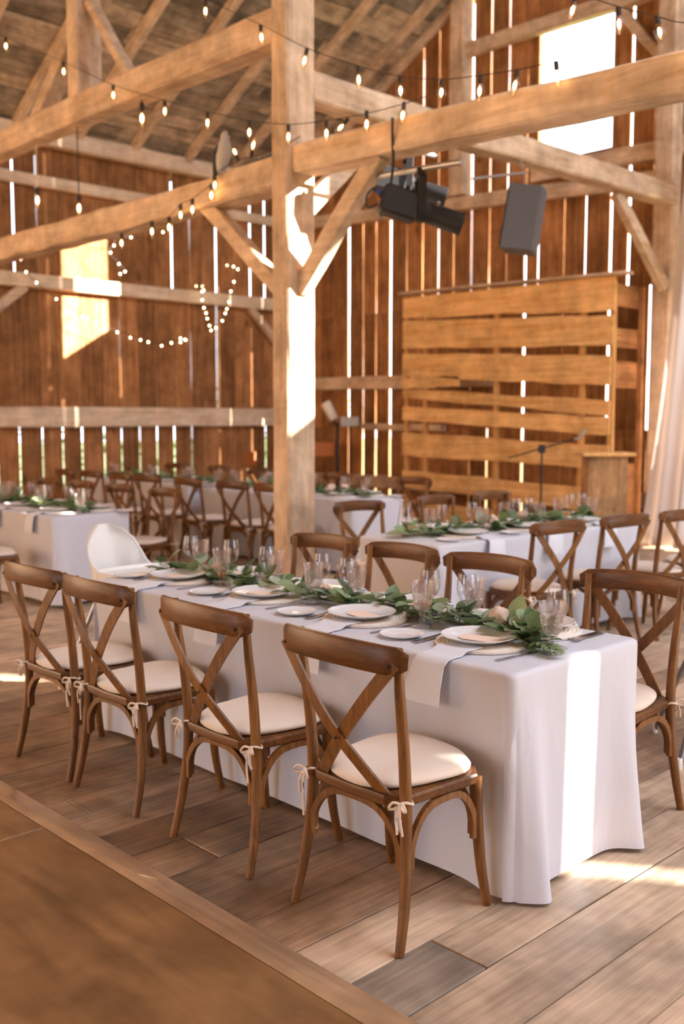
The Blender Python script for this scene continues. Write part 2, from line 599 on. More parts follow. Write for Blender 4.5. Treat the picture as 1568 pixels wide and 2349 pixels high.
# ---- dance floor of plywood sheets with a bevelled edge board
df = thing('dance_floor', 'low brown plywood dance floor with bevelled edge board', 'dance floor')
for (xa, xb, ya, yb) in ((-2.9, -.02 + .5, -1.5, 1.05), (.5, 1.72, -1.5, 1.05), (-2.9, .5, 1.05, 4.6), (.5, 1.72, 1.05, 3.42), (.5, 1.72, 3.42, 5.9)):
    MB().bbox(xa + .001, xb - .001, ya + .001, yb - .001, .0, .022, .002).build('sheet', M['ply'], df)
e = MB()
prof = [(1.7215, .0), (1.7215, .021), (1.76, .0215), (1.845, .004), (1.85, 0)]
e.loft([[(x, y, z) for x, z in prof] for y in (-1.5, 1.6, 3.9)], True, True)
e.build('edge_board', M['plyedge'], df)
e = MB()
e.loft([[(x, y, z) for x, z in prof] for y in (3.903, 5.9)], True, True)
e.build('edge_board', M['plyedge'], df)


# ---- boards of a wall
def vboard(u0, u1, z0, z1, plane, axis, t, mat, parent, seed, name='board', slope=None):
    """vertical board, edges a little uneven; axis 'X' or 'Y' is the wall's direction"""
    r = random.Random(seed)
    n = max(2, int((z1 - z0) / .55))
    rings = []
    off = r.uniform(0, .006)
    for i in range(n + 1):
        z = z0 + (z1 - z0) * i / n
        a = u0 + r.uniform(-.003, .003)
        b = u1 + r.uniform(-.003, .003)
        za, zb = z, z
        if i == n and slope:
            za, zb = slope(a), slope(b)
        d0, d1 = plane + off, plane + off + t
        if axis == 'Y':
            rings.append([(d0, a, za), (d0, b, zb), (d1, b, zb), (d1, a, za)])
        else:
            rings.append([(a, d0, za), (b, d0, zb), (b, d1, zb), (a, d1, za)])
    return MB().loft(rings, True, True).build(name, mat, parent)


# left eave wall (Y = 13.7)
wl = link('wall_left', None)
tag(wl, 'eave wall of upright brown boards with daylight gaps', 'wall', kind='structure')
edges = [3.0, 3.34, 3.67, 4.0, 4.33, 4.66, 5.0, 5.33, 5.67, 6.0, 6.36, 6.69, 7.05, 7.38, 7.70, 8.08, 8.39, 8.72, 9.05, 9.38, 9.73, 9.98, 10.26, 10.65, 10.99, 11.31, 11.66, 12.0]
B_, M_, D_, C_ = .020, .004, -.003, -.014      # how much of a gap stays open to the light when seen from the hall
UP = {6.69: B_, 7.05: M_, 7.70: D_, 9.05: D_, 9.38: B_, 9.73: M_, 9.98: D_, 10.26: B_, 10.65: D_, 10.99: B_, 11.31: B_, 8.39: D_}
MID = {9.38: C_, 8.39: D_, 10.26: .003, 6.36: 0, 9.05: D_, 9.73: D_}
LOW = {6.36: .004, 6.69: .016, 7.05: .012, 7.38: .016, 7.70: .016, 8.08: .018, 8.39: .006, 8.72: .008, 9.05: .014, 9.38: .018, 9.73: .004, 9.98: D_, 10.26: D_, 11.31: .014}


def gap_left(G, x):
    return max(.006, .02 * x / YW + G.get(x, C_))


def gap_gable(G, y_):
    return max(.006, .02 * abs(y_) / XW + G.get(y_, C_))


for i in range(len(edges) - 1):
    a, b = edges[i], edges[i + 1]
    for (z0, z1, G, dflt) in ((-.3, 1.585, LOW, 0), (1.585, 3.555, MID, 0), (3.555, EAVE, UP, 0)):
        ga, gb = gap_left(G, a), gap_left(G, b)
        vboard(a + ga / 2, b - gb / 2, z0, z1, YW, 'X', .02, M['board_Z'], wl, i * 7 + int(z1 * 10))
MB().box(X0 - .1, 3.0, YW, YW + .04, -.3, EAVE).build('panel', M['wall_bounce'], wl)

# gable wall (X = 12) with the window opening
wb = link('wall_gable', None)
tag(wb, 'gable wall of upright dark brown boards with slits of daylight', 'wall', kind='structure')
WIN = (7.30, 8.46, 5.15, 6.93)
WIN2 = (-3.3, -2.4, 5.38, 7.35)
gy = [13.7, 13.35, 13.0, 12.66, 12.30, 11.96, 11.66, 11.33, 10.98, 10.64, 10.32, 10.01, 9.67, 9.33, 9.01, 8.68, 8.46, 8.03, 7.69, 7.30, 7.03]
GG = {12.30: .018, 11.96: D_, 11.66: D_, 11.33: .018, 10.98: D_, 10.64: D_, 10.32: M_, 10.01: .002, 9.67: D_, 9.33: .002, 9.01: D_, 8.68: B_, 8.46: .004, 8.03: .0, 7.69: .006, 7.30: .024, 7.03: .02}
GPAL = {12.30: .018, 11.96: D_, 11.66: D_, 11.33: .018, 10.98: D_, 8.68: .022, 7.30: .022, 6.7: .02}
GUP = {10.64: .004, 10.01: .010, 9.67: .022, 9.33: .006, 9.01: .003, 7.03: .02, 10.32: D_, 8.68: D_}
GLOW = {11.96: .014, 11.66: .012, 11.33: .014, 12.30: .012, 8.68: .018, 9.33: .008}
y = 7.03
for y in (6.7, 6.38, 6.05, 5.72, 5.40, 5.08, 4.75, 4.42, 4.08, 3.74, 3.42, 3.10, 2.78, 2.46, 2.14, 1.82, 1.48):
    gy.append(round(y, 3))
    GG[gy[-1]] = GUP[gy[-1]] = rng.choice([B_, M_, D_, D_])
for i in range(len(gy) - 1):
    hi, lo = gy[i], gy[i + 1]
    segs = [(-.3, 1.42, GLOW, .02), (1.42, 3.3, GPAL, .02), (3.3, 4.82, GG, .02)]
    segs += [(4.82, None, GUP, .02)]
    for (z0, z1, G, dflt) in segs:
        if z1 is not None and z1 < 3.4 and lo >= 3.0 and hi <= 5.2:
            continue                       # doorway behind the curtain
        gh, gl_ = gap_gable(G, hi), gap_gable(G, lo)
        a, b = lo + gl_ / 2, hi - gh / 2
        if z1 is None:
            inwin = hi <= WIN[1] + .01 and lo >= WIN[0] - .01
            if inwin:
                vboard(a, b, z0, WIN[2], XW, 'Y', .02, M['board_Z'], wb, i * 11 + 1)
                vboard(a, b, WIN[3], roof_z(b), XW, 'Y', .02, M['board_Z'], wb, i * 11 + 2, slope=roof_z)
            else:
                vboard(a, b, z0, roof_z((a + b) / 2), XW, 'Y', .02, M['board_Z'], wb, i * 11 + 3, slope=roof_z)
        else:
            vboard(a, b, z0, z1, XW, 'Y', .02, M['board_Z'], wb, i * 11 + int(z1 * 3) + 4)
# rest of the gable towards the other eave, with the second window
yl = gy[-1]
p = MB()
prof = lambda ya, yb, za, zb: [(ya, za), (yb, za), (yb, zb), (ya, zb)]


def panel_x(x, ya, yb, z0, z1a, z1b, t=.04):
    return MB().add([(x, ya, z0), (x, yb, z0), (x, yb, z1b), (x, ya, z1a), (x + t, ya, z0), (x + t, yb, z0), (x + t, yb, z1b), (x + t, ya, z1a)],
                    [(0, 3, 2, 1), (4, 5, 6, 7), (0, 1, 5, 4), (1, 2, 6, 5), (2, 3, 7, 6), (3, 0, 4, 7)])


panel_x(XW, RIDGE if yl > RIDGE else yl, yl, -.3, roof_z(RIDGE), roof_z(yl)).build('panel', M['wall_bounce'], wb) if yl > RIDGE else None
top = min(yl, RIDGE)
panel_x(XW, WIN2[1], top, -.3, roof_z(WIN2[1]), roof_z(top)).build('panel', M['wall_bounce'], wb)
panel_x(XW, WIN2[0], WIN2[1], -.3, WIN2[2], WIN2[2]).build('panel', M['wall_bounce'], wb)
panel_x(XW, WIN2[0], WIN2[1], WIN2[3], roof_z(WIN2[0]), roof_z(WIN2[1])).build('panel', M['wall_bounce'], wb)
panel_x(XW, -7.15, WIN2[0], -.3, roof_z(-7.15), roof_z(WIN2[0])).build('panel', M['wall_bounce'], wb)
panel_x(XW, Y0, -7.45, -.3, roof_z(Y0), roof_z(-7.45)).build('panel', M['wall_bounce'], wb)
panel_x(XW, -7.45, -7.15, -.3, 5.45, 5.45).build('panel', M['wall_bounce'], wb)
panel_x(XW, -7.45, -7.15, 5.6, roof_z(-7.45), roof_z(-7.15)).build('panel', M['wall_bounce'], wb)

# window frame in the gable opening
w1 = MB()
w1.box(XW - .03, XW + .05, WIN[0] - .05, WIN[0], WIN[2] - .05, WIN[3] + .05)
wf = w1.build('window_1', M['board_Z'])
tag(wf, 'tall open window high in the gable wall, glaring with daylight', 'window', kind='structure')
MB().box(XW - .03, XW + .05, WIN[1], WIN[1] + .05, WIN[2] - .05, WIN[3] + .05).build('window_jamb', M['board_Z'], wf)
MB().box(XW - .03, XW + .05, WIN[0], WIN[1], WIN[2] - .05, WIN[2]).build('window_sill', M['board_Y'], wf)
MB().box(XW - .03, XW + .05, WIN[0], WIN[1], WIN[3], WIN[3] + .05).build('window_head', M['board_Y'], wf)

# other eave wall with the great door and narrow gaps that let the sun stripes in
wr = link('wall_right', None)
tag(wr, 'eave wall behind the photographer with open barn door', 'wall', kind='structure')


def panel_y(y, xa, xb, z0, z1, t=.04):
    return MB().box(xa, xb, y - t, y, z0, z1)


panel_y(Y0, X0, 3.0, -.3, EAVE).build('panel', M['wall_bounce'], wr)
SL = [(10.14, 10.2, 4.98, 5.08), (10.545, 10.685, 3.7, 5.35)]
xs = 3.0
for (a, b, z0, z1) in SL:
    panel_y(Y0, xs, a, 3.2, EAVE).build('panel', M['wall_bounce'], wr)
    panel_y(Y0, a, b, 3.2, z0).build('panel', M['wall_bounce'], wr)
    panel_y(Y0, a, b, z1, EAVE).build('panel', M['wall_bounce'], wr)
    xs = b
panel_y(Y0, xs, XW, 3.2, EAVE).build('panel', M['wall_bounce'], wr)
for (a, b, z) in ((11.8, XW, 3.2),):
    panel_y(Y0, a, b, -.3, z).build('door_post', M['wall_bounce'], wr)

# far gable behind the camera with its door
wk = link('wall_back', None)
tag(wk, 'other gable wall with wide open doorway', 'wall', kind='structure')
panel_x(X0 - .04, .8, 4.2, 3.0, roof_z(.8), roof_z(4.2)).build('panel', M['wall_bounce'], wk)
panel_x(X0 - .04, 4.2, YW, -.3, roof_z(4.2), roof_z(YW)).build('panel', M['wall_bounce'], wk)
panel_x(X0 - .04, Y0, .8, -.3, roof_z(Y0), roof_z(.8)).build('panel', M['wall_bounce'], wk)

# ---- roof: boards along X over rafters
roof = link('ceiling', None)
tag(roof, 'underside of pitched roof with weathered grey brown boards', 'roof', kind='structure')
sl_len = math.sqrt(1 + SLOPE ** 2)
nrm = Vector((0, SLOPE, 1)).normalized()
dn = Vector((0, 1, -SLOPE)).normalized()


def roof_pt(x, y, h):
    return Vector((x, y, roof_z(y))) + nrm * h


yy = YW + .35
bi = 0
while yy > 5.8:
    w = rng.uniform(.2, .3)
    ya, yb = yy, yy - w / sl_len
    yy = yb - rng.uniform(.002, .018)
    xc = [4.6, rng.uniform(6.8, 8.6), rng.uniform(9.6, 11.2), XW + .3]
    for a, b in zip(xc[:-1], xc[1:]):
        h = rng.uniform(0, .008)
        r = random.Random(bi)
        bi += 1
        rings = []
        n = 5
        for i in range(n + 1):
            x = a + .003 + (b - a - .006) * i / n
            j0, j1 = r.uniform(-.012, .012), r.uniform(-.012, .012)
            yA = ya + j0 if 0 < i < n else ya
            yB = yb + j1
            rings.append([Vector((x, yA, EAVE + SLOPE * (YW - yA))) + nrm * h, Vector((x, yB, EAVE + SLOPE * (YW - yB))) + nrm * h,
                          Vector((x, yB, EAVE + SLOPE * (YW - yB))) + nrm * (h + .022), Vector((x, yA, EAVE + SLOPE * (YW - yA))) + nrm * (h + .022)])
        MB().loft(rings, True, True).build('roof_board', M['roofboard'], roof)
s1 = MB()
s1.add([(X0 - .3, YW + .5, EAVE - SLOPE * .5 + .06), (XW + .4, YW + .5, EAVE - SLOPE * .5 + .06), (XW + .4, RIDGE, roof_z(RIDGE) + .06), (X0 - .3, RIDGE, roof_z(RIDGE) + .06),
        (X0 - .3, YW + .5, EAVE - SLOPE * .5 + .1), (XW + .4, YW + .5, EAVE - SLOPE * .5 + .1), (XW + .4, RIDGE, roof_z(RIDGE) + .1), (X0 - .3, RIDGE, roof_z(RIDGE) + .1)],
       [(0, 1, 2, 3), (7, 6, 5, 4), (0, 4, 5, 1), (1, 5, 6, 2), (2, 6, 7, 3), (3, 7, 4, 0)])
s1.build('roof_sheet', M['roofdark'], roof)
LX0, LX1, LY0, LY1 = 3.0, 11.0, -6.5, -.1        # opening added in the unseen roof slope to fill the hall with light


def slope_sheet(xa, xb, ya, yb):
    z = lambda y_: EAVE + SLOPE * (y_ - Y0)
    m_ = MB().add([(xa, ya, z(ya) + .06), (xb, ya, z(ya) + .06), (xb, yb, z(yb) + .06), (xa, yb, z(yb) + .06), (xa, ya, z(ya) + .1), (xb, ya, z(ya) + .1), (xb, yb, z(yb) + .1), (xa, yb, z(yb) + .1)],
                  [(3, 2, 1, 0), (4, 5, 6, 7), (1, 5, 4, 0), (2, 6, 5, 1), (3, 7, 6, 2), (0, 4, 7, 3)])
    return m_.build('roof_sheet', M['wall_bounce'], roof)


slope_sheet(X0 - .3, LX0, Y0 - .5, RIDGE)
slope_sheet(LX1, XW + .4, Y0 - .5, RIDGE)
slope_sheet(LX0, LX1, Y0 - .5, LY0)
slope_sheet(LX0, LX1, LY1, RIDGE)


# ---- timber frame
def timber(name, label, cat, p0, p1, w, h, mat, **kw):
    o = MB().beam(p0, p1, w, h, **kw).build(name, M[mat])
    return tag(o, label, cat, kind='structure')


for i, x in enumerate((5.75, 6.7, 7.65, 8.6, 9.58, 10.53, 11.5, 11.93)):
    lab = 'roof rafter rising from the wall plate, %s from the gable wall' % ORD[7 - i]
    a = roof_pt(x, YW + .1, -.075)
    b = roof_pt(x, RIDGE + .3, -.075)
    timber('rafter', lab, 'rafter', a, b, .105, .15, 'timber_Y', rough=.006, seg=14, seed=i, ref=nrm)

timber('timber_post', 'tall square hewn post standing between the tables, one face sunlit', 'post', (5.46, 6.245, 0), (5.46, 6.245, 9.5), .30, .21, 'timber_Z', rough=.006, seg=40, seed=3, ref=(0, 1, 0))
timber('tie_beam', 'heavy hewn beam carrying the stage lights', 'beam', (5.49, 6.15, 3.625), (5.49, -1.4, 3.38), .26, .22, 'timber_Y', rough=.012, seg=24, seed=5)
timber('tie_beam', 'rough rounded beam with a bird figure on top', 'beam', (5.48, 6.345, 3.575), (5.48, 13.68, 3.60), .25, .25, 'timber_Y', rough=.02, seg=24, seed=6, bow=-.05)
timber('tie_beam', 'upper hewn beam across the roof space', 'beam', (5.48, 6.345, 4.735), (5.48, 13.68, 4.77), .25, .27, 'timber_Y', rough=.01, seg=24, seed=7)
timber('timber_post', 'short upright strut standing on the upper beam', 'post', (5.5, 9.56, 4.87), (5.5, 9.56, roof_z(9.56) - .16), .30, .20, 'timber_Z', rough=.005, seed=8, ref=(0, 1, 0))
timber('knee_brace', 'thin slanting brace between the short strut and upper beam', 'brace', (5.5, 9.46, 5.85), (5.5, 8.66, 4.88), .12, .09, 'timber_Y', rough=.004, seed=9)
timber('knee_brace', 'thick slanting brace behind the upper beam', 'brace', (5.62, 9.66, 5.9), (5.62, 10.85, 4.86), .2, .16, 'timber_Y', rough=.006, seed=10)
timber('plate_beam', 'long hewn beam running from the post to the gable wall', 'beam', (5.61, 6.26, 4.25), (11.62, 6.26, 4.30), .22, .24, 'timber_X', rough=.01, seg=24, seed=11)
timber('knee_brace', 'sunlit brace from the post up to the long plate beam', 'brace', (5.6, 6.26, 3.28), (6.55, 6.26, 4.15), .11, .15, 'timber_X', rough=.004, seed=12)
timber('knee_brace', 'brace from the post up to the beam with stage lights', 'brace', (5.47, 6.16, 2.62), (5.47, 5.28, 3.52), .11, .15, 'timber_Y', rough=.005, seed=13)
timber('knee_brace', 'brace from the post up to the beam with the bird figure', 'brace', (5.47, 6.33, 2.58), (5.47, 7.45, 3.50), .11, .14, 'timber_Y', rough=.005, seed=14)
# eave wall girts and plate
for (z0, z1, d, lab) in ((1.44, 1.74, .16, 'pale wall girt at chest height along the eave wall'), (3.45, 3.65, .16, 'pale wall girt above the sun patch on the eave wall'),
                         (4.90, 5.06, .10, 'thin wall girt under the wall plate'), (5.48, 5.72, .2, 'pale wall plate where the rafters land')):
    timber('wall_girt', lab, 'beam', (-3, YW - d / 2 - .003, (z0 + z1) / 2), (XW - .02, YW - d / 2 - .003, (z0 + z1) / 2), d, z1 - z0, 'girt', rough=.007, seg=30, seed=int(z0 * 10))
timber('knee_brace', 'short brace under the eave wall girt beside the sun patch', 'brace', (6.1, YW - .08, 2.9), (6.78, YW - .08, 3.46), .12, .14, 'timber_X', rough=.004, seed=21)
timber('knee_brace', 'brace in the corner behind the tall post', 'brace', (11.85, YW - .09, 2.6), (10.9, YW - .09, 3.45), .12, .12, 'timber_X', rough=.004, seed=22)
timber('timber_post', 'corner post where eave wall meets gable wall', 'post', (XW - .12, YW - .12, 0), (XW - .12, YW - .12, 5.47), .2, .2, 'timber_Z', rough=.005, seed=23, ref=(0, 1, 0))
# gable frame
GX = XW - .09
timber('wall_girt', 'gable girt level with the window top', 'beam', (GX, 9.72, 6.97), (GX, 3.0, 6.90), .14, .20, 'timber_Y', rough=.008, seg=20, seed=31)
timber('wall_girt', 'gable girt passing behind the stage lights', 'beam', (GX, 13.5, 4.98), (GX, 6.5, 4.60), .14, .20, 'timber_Y', rough=.008, seg=20, seed=32)
timber('wall_girt', 'gable girt under the window sill', 'beam', (GX, 8.5, 4.98), (GX, 3.0, 4.95), .13, .22, 'timber_Y', rough=.008, seg=20, seed=33)
timber('wall_girt', 'pale low girt between the tall post and the pallet wall', 'beam', (GX, 13.5, 2.17), (GX, 9.2, 2.15), .14, .21, 'timber_Y', rough=.006, seg=14, seed=34)
timber('wall_girt', 'narrow ledge low on the gable wall beside the pallet wall', 'beam', (GX, 11.85, 1.44), (GX, 10.1, 1.42), .14, .1, 'timber_Y', rough=.004, seg=8, seed=35)
timber('wall_girt', 'lowest girt of the gable wall', 'beam', (GX, 13.5, .52), (GX, 5.2, .50), .14, .2, 'timber_Y', rough=.006, seg=14, seed=39)
timber('timber_post', 'upright in the gable wall above the stage lights', 'post', (XW - .1, 9.83, 4.9), (XW - .1, 9.83, roof_z(9.83) - .1), .2, .28, 'timber_Z', rough=.006, seed=36, ref=(0, 1, 0))
timber('timber_post', 'gable post beside the curtain', 'post', (XW - .25, 6.36, 0), (XW - .25, 6.36, roof_z(6.36) - .2), .24, .26, 'timber_Z', rough=.006, seg=24, seed=37, ref=(0, 1, 0))
timber('knee_brace', 'brace from the gable post up to the long plate beam', 'brace', (11.62, 6.3, 3.2), (10.45, 6.3, 4.16), .1, .15, 'timber_X', rough=.004, seed=38)
timber('knee_brace', 'upper brace beside the gable window', 'brace', (GX - .02, 6.5, 6.0), (GX - .02, 7.2, 6.85), .1, .12, 'timber_Y', rough=.004, seed=41)

# leafy bushes beyond the eave wall, seen only through the gaps
bm = MB()
r = random.Random(5)
for i in range(3600):
    x, yv = r.uniform(4.0, 16), YW + r.uniform(1.8, 3.6)
    zmax = 2.0 + .6 * math.sin(x * 1.7) + .4 * math.sin(x * 4.1)
    z = r.uniform(-.3, zmax)
    a, t2, q = r.uniform(0, 6.28), r.uniform(-.8, .8), r.uniform(.06, .12)
    u = Vector((math.cos(a), math.sin(a), t2)).normalized() * q
    w = Vector((-math.sin(a), math.cos(a), r.uniform(-.6, .6))).normalized() * q * .5
    c = Vector((x, yv, z))
    bm.add([c - u, c + w, c + u, c - w], [(0, 1, 2, 3)])
tag(bm.build('bush_foliage', M['bush']), 'green bushes outside, glimpsed through the wall gaps', 'foliage', kind='stuff')

# ================================================================== FURNITURE
T_Z = .765       # top of the linen


# ---- cross-back chair: origin on the floor in the middle, seat front towards +x
def chair_meshes():
    D = {}
    post = {}
    for s in (-1, 1):
        p = cr([(-.222, .232 * s, 0), (-.190, .222 * s, .14), (-.170, .208 * s, .30), (-.166, .202 * s, .45), (-.178, .203 * s, .62), (-.200, .207 * s, .78), (-.212, .211 * s, .912)], 4)
        n = len(p)
        rad = [.0145 + .0045 * math.sin(PI * min(1, (i / (n - 1)) * 1.1)) for i in range(n)]
        D['post%d' % s] = MB().tube(p, rad, 10, ref=(1, 0, 0)).mesh('back_post', M['chair'], 40)
        f = cr([(.178, .190 * s, .436), (.182, .194 * s, .30), (.194, .202 * s, .14), (.216, .214 * s, 0)], 5)
        n = len(f)
        D['leg%d' % s] = MB().tube(f, [.0215 - .0065 * i / (n - 1) for i in range(n)], 10, ref=(1, 0, 0)).mesh('leg', M['chair'], 40)
    # bowed top rail, behind the posts
    pts, sc = [], []
    N = 18
    for i in range(N + 1):
        u = -1 + 2 * i / N
        x = -.214 - .026 - .052 * (1 - u * u) + (.016 * max(0, abs(u) - .84) / .16)
        pts.append((x, u * .262, .882 + .012 * (1 - u * u)))
        e = max(0.0, (abs(u) - .86) / .14)
        sc.append((1.0, math.sqrt(max(.25, 1 - e * e * .75))))
    h, t = .042, .0115
    prof = [(-t, -h + .01), (-t * .5, -h), (t * .5, -h), (t, -h + .01), (t, h - .01), (t * .5, h), (-t * .5, h), (-t, h - .01)]
    D['rail'] = MB().sweep(pts, prof, (0, 0, 1), sc).mesh('top_rail', M['chair_rail'], 40)
    # crossed slats
    for s in (-1, 1):
        pp = cr([(-.256, .235 * s, .880), (-.262, .137 * s, .766), (-.250 - .005 * s, .030 * s, .645), (-.216, -.070 * s, .530), (-.172, -.160 * s, .425)], 5)
        D['slat%d' % s] = MB().sweep(pp, [(-.021, -.004), (.021, -.004), (.021, .004), (-.021, .004)], (1, 0, .15)).mesh('back_slat', M['chair'], 35)
    # seat board with cut corners
    out = [(-.205, -.15), (-.155, -.205), (.14, -.228), (.205, -.165), (.218, 0), (.205, .165), (.14, .228), (-.155, .205), (-.205, .15), (-.212, 0)]
    rings = [[(x * k, y * k, z) for x, y in out] for z, k in ((.425, .965), (.430, .985), (.452, 1.0), (.460, .985))]
    D['seat'] = MB().loft(rings, True, True).mesh('seat', M['chair_rail'], 30)
    # cushion: soft pad, wider in front, slightly dished
    N = 40
    rings = []
    for z, k in ((.462, .92), (.466, .985), (.473, 1.0), (.480, .99), (.490, .93), (.498, .78), (.500, .5), (.496, .15)):
        ring = []
        for j in range(N):
            a = 2 * PI * j / N
            ca, sa = math.cos(a), math.sin(a)
            n_ = 2.7
            rr = (abs(ca) ** n_ + abs(sa) ** n_) ** (-1 / n_)
            x = rr * ca * .214
            y = rr * sa * (.204 + .030 * rr * ca)
            zz = z + .010 * max(0, ca) * k * (1 if z > .48 else .3) + .004 * math.sin(a * 3 + 1) * k * (z > .465)
            ring.append((x * k + .006, y * k, zz))
        rings.append(ring)
    D['cushion'] = MB().loft(rings, True, True).mesh('cushion', M['cushion'], 60)
    # bent-wood arches under the seat
    z0, z1 = .235, .412

    def arch(a, b, inset, lift=0.0):
        a, b = Vector(a), Vector(b)
        d = (b - a)
        d.normalize()
        L = (b - a).length
        i0, i1 = a + d * inset, b - d * inset
        m = (a + b) / 2
        P = [i0 + Vector((0, 0, z0)), i0 + d * .004 + Vector((0, 0, z0 + .07)), i0 + d * (L * .10) + Vector((0, 0, z1 - .045)), i0 + d * (L * .24) + Vector((0, 0, z1 - .008)), m + Vector((0, 0, z1 + lift)),
             i1 - d * (L * .24) + Vector((0, 0, z1 - .008)), i1 - d * (L * .10) + Vector((0, 0, z1 - .045)), i1 - d * .004 + Vector((0, 0, z0 + .07)), i1 + Vector((0, 0, z0))]
        q = cr(P, 3)
        side = d.cross(Vector((0, 0, 1)))
        return MB().sweep(q, [(.011, -.008), (.011, .008), (-.011, .008), (-.011, -.008)], tuple(side)).mesh('brace', M['chair'], 50)
    rl, rr_ = (-.176, -.212, 0), (-.176, .212, 0)
    fl, fr = (.184, -.196, 0), (.184, .196, 0)
    D['arch0'] = arch(rl, rr_, .022)
    D['arch1'] = arch(fl, fr, .024)
    D['arch2'] = arch(rl, fl, .022)
    D['arch3'] = arch(rr_, fr, .022)
    # cushion ties knotted round the posts
    for s in (-1, 1):
        for v in (0, 1):
            cx, cy, cz = -.168, .203 * s, .445
            rr2 = random.Random(11 * s + 5 * v + 20)
            m = MB()
            loop = [(cx + .0225 * math.cos(a), cy + .0225 * math.sin(a), cz + .006 * math.sin(2 * a)) for a in [i * 2 * PI / 12 for i in range(13)]]
            kx, ky = cx - .028, cy + .006 * s
            path = cr(loop[6:] + loop[:7], 1)
            m.tube([(p[0], p[1], p[2]) for p in path], .0042, 6)
            m.tube(cr([(kx + .004, ky, cz), (kx - .012, ky + .02 * s, cz + .012), (kx - .016, ky + .036 * s, cz - .006), (kx - .006, ky + .016 * s, cz - .012), (kx, ky, cz)], 4), .0042, 6)
            m.tube(cr([(kx + .004, ky, cz), (kx - .014, ky - .018 * s, cz + .006), (kx - .016, ky - .032 * s, cz - .016), (kx - .004, ky - .012 * s, cz - .012), (kx, ky, cz)], 4), .0042, 6)
            l1, l2 = rr2.uniform(.06, .12), rr2.uniform(.05, .15)
            m.tube(cr([(kx, ky, cz), (kx - .014, ky + .01 * s, cz - .03), (kx - .008, ky + .016 * s, cz - l1)], 4), .004, 6)
            m.tube(cr([(kx, ky, cz), (kx - .012, ky - .006 * s, cz - .035), (kx - .010, ky - .004 * s, cz - l2)], 4), .004, 6)
            D['tie%d%d' % (s, v)] = m.mesh('tie', M['tie'], 60)
    b = MB()
    b.lathe([(.0001, .004), (.004, .003), (.0055, 0)], 8, cap0=True, cap1=True)
    D['bolt'] = b.mesh('bolt', M['blackmetal'], 60)
    return D


CH = chair_meshes()


def chair(x, y, face, label, group, detail=True, variant=0):
    """face: angle of the seat front from +X"""
    t = thing('cross_back_chair', label, 'chair', (x, y, 0), face, group)
    c = None
    for key, nm in (('seat', 'seat'), ('cushion', 'cushion'), ('rail', 'top_rail'), ('slat-1', 'back_slat'), ('slat1', 'back_slat'), ('post-1', 'back_post'), ('post1', 'back_post'),
                    ('leg-1', 'leg'), ('leg1', 'leg'), ('arch0', 'brace'), ('arch1', 'brace'), ('arch2', 'brace'), ('arch3', 'brace')):
        o = link(nm, CH[key], t)
        if key == 'cushion':
            c = o
            o['label'] = 'cream padded cushion'
    for i, s in enumerate((-1, 1)):
        link('tie', CH['tie%d%d' % (s, (variant + i) % 2)], c)
    if detail:
        for (px, py, pz) in ((-.268, .222, .872), (-.268, -.222, .872), (-.260, 0, .612)):
            link('bolt', CH['bolt'], t, (px, py, pz), (0, R(-90), 0))
    return t


# ---- tables and linen
def table(x0, x1, y0, y1, label, rot=0.0):
    cx, cy = (x0 + x1) / 2, (y0 + y1) / 2
    t = thing('banquet_table', label, 'table', (cx, cy, 0), rot)
    hx, hy = (x1 - x0) / 2 - .012, (y1 - y0) / 2 - .012
    MB().bbox(-hx, hx, -hy, hy, T_Z - .045, T_Z - .004, .006).build('tabletop', M['greybox'], t)
    for sx in (-1, 1):
        for sy in (-1, 1):
            MB().tube([(sx * (hx - .1), sy * (hy - .1), 0), (sx * (hx - .1), sy * (hy - .1), T_Z - .045)], .015, 8).build('leg', M['greybox'], t)
    return t


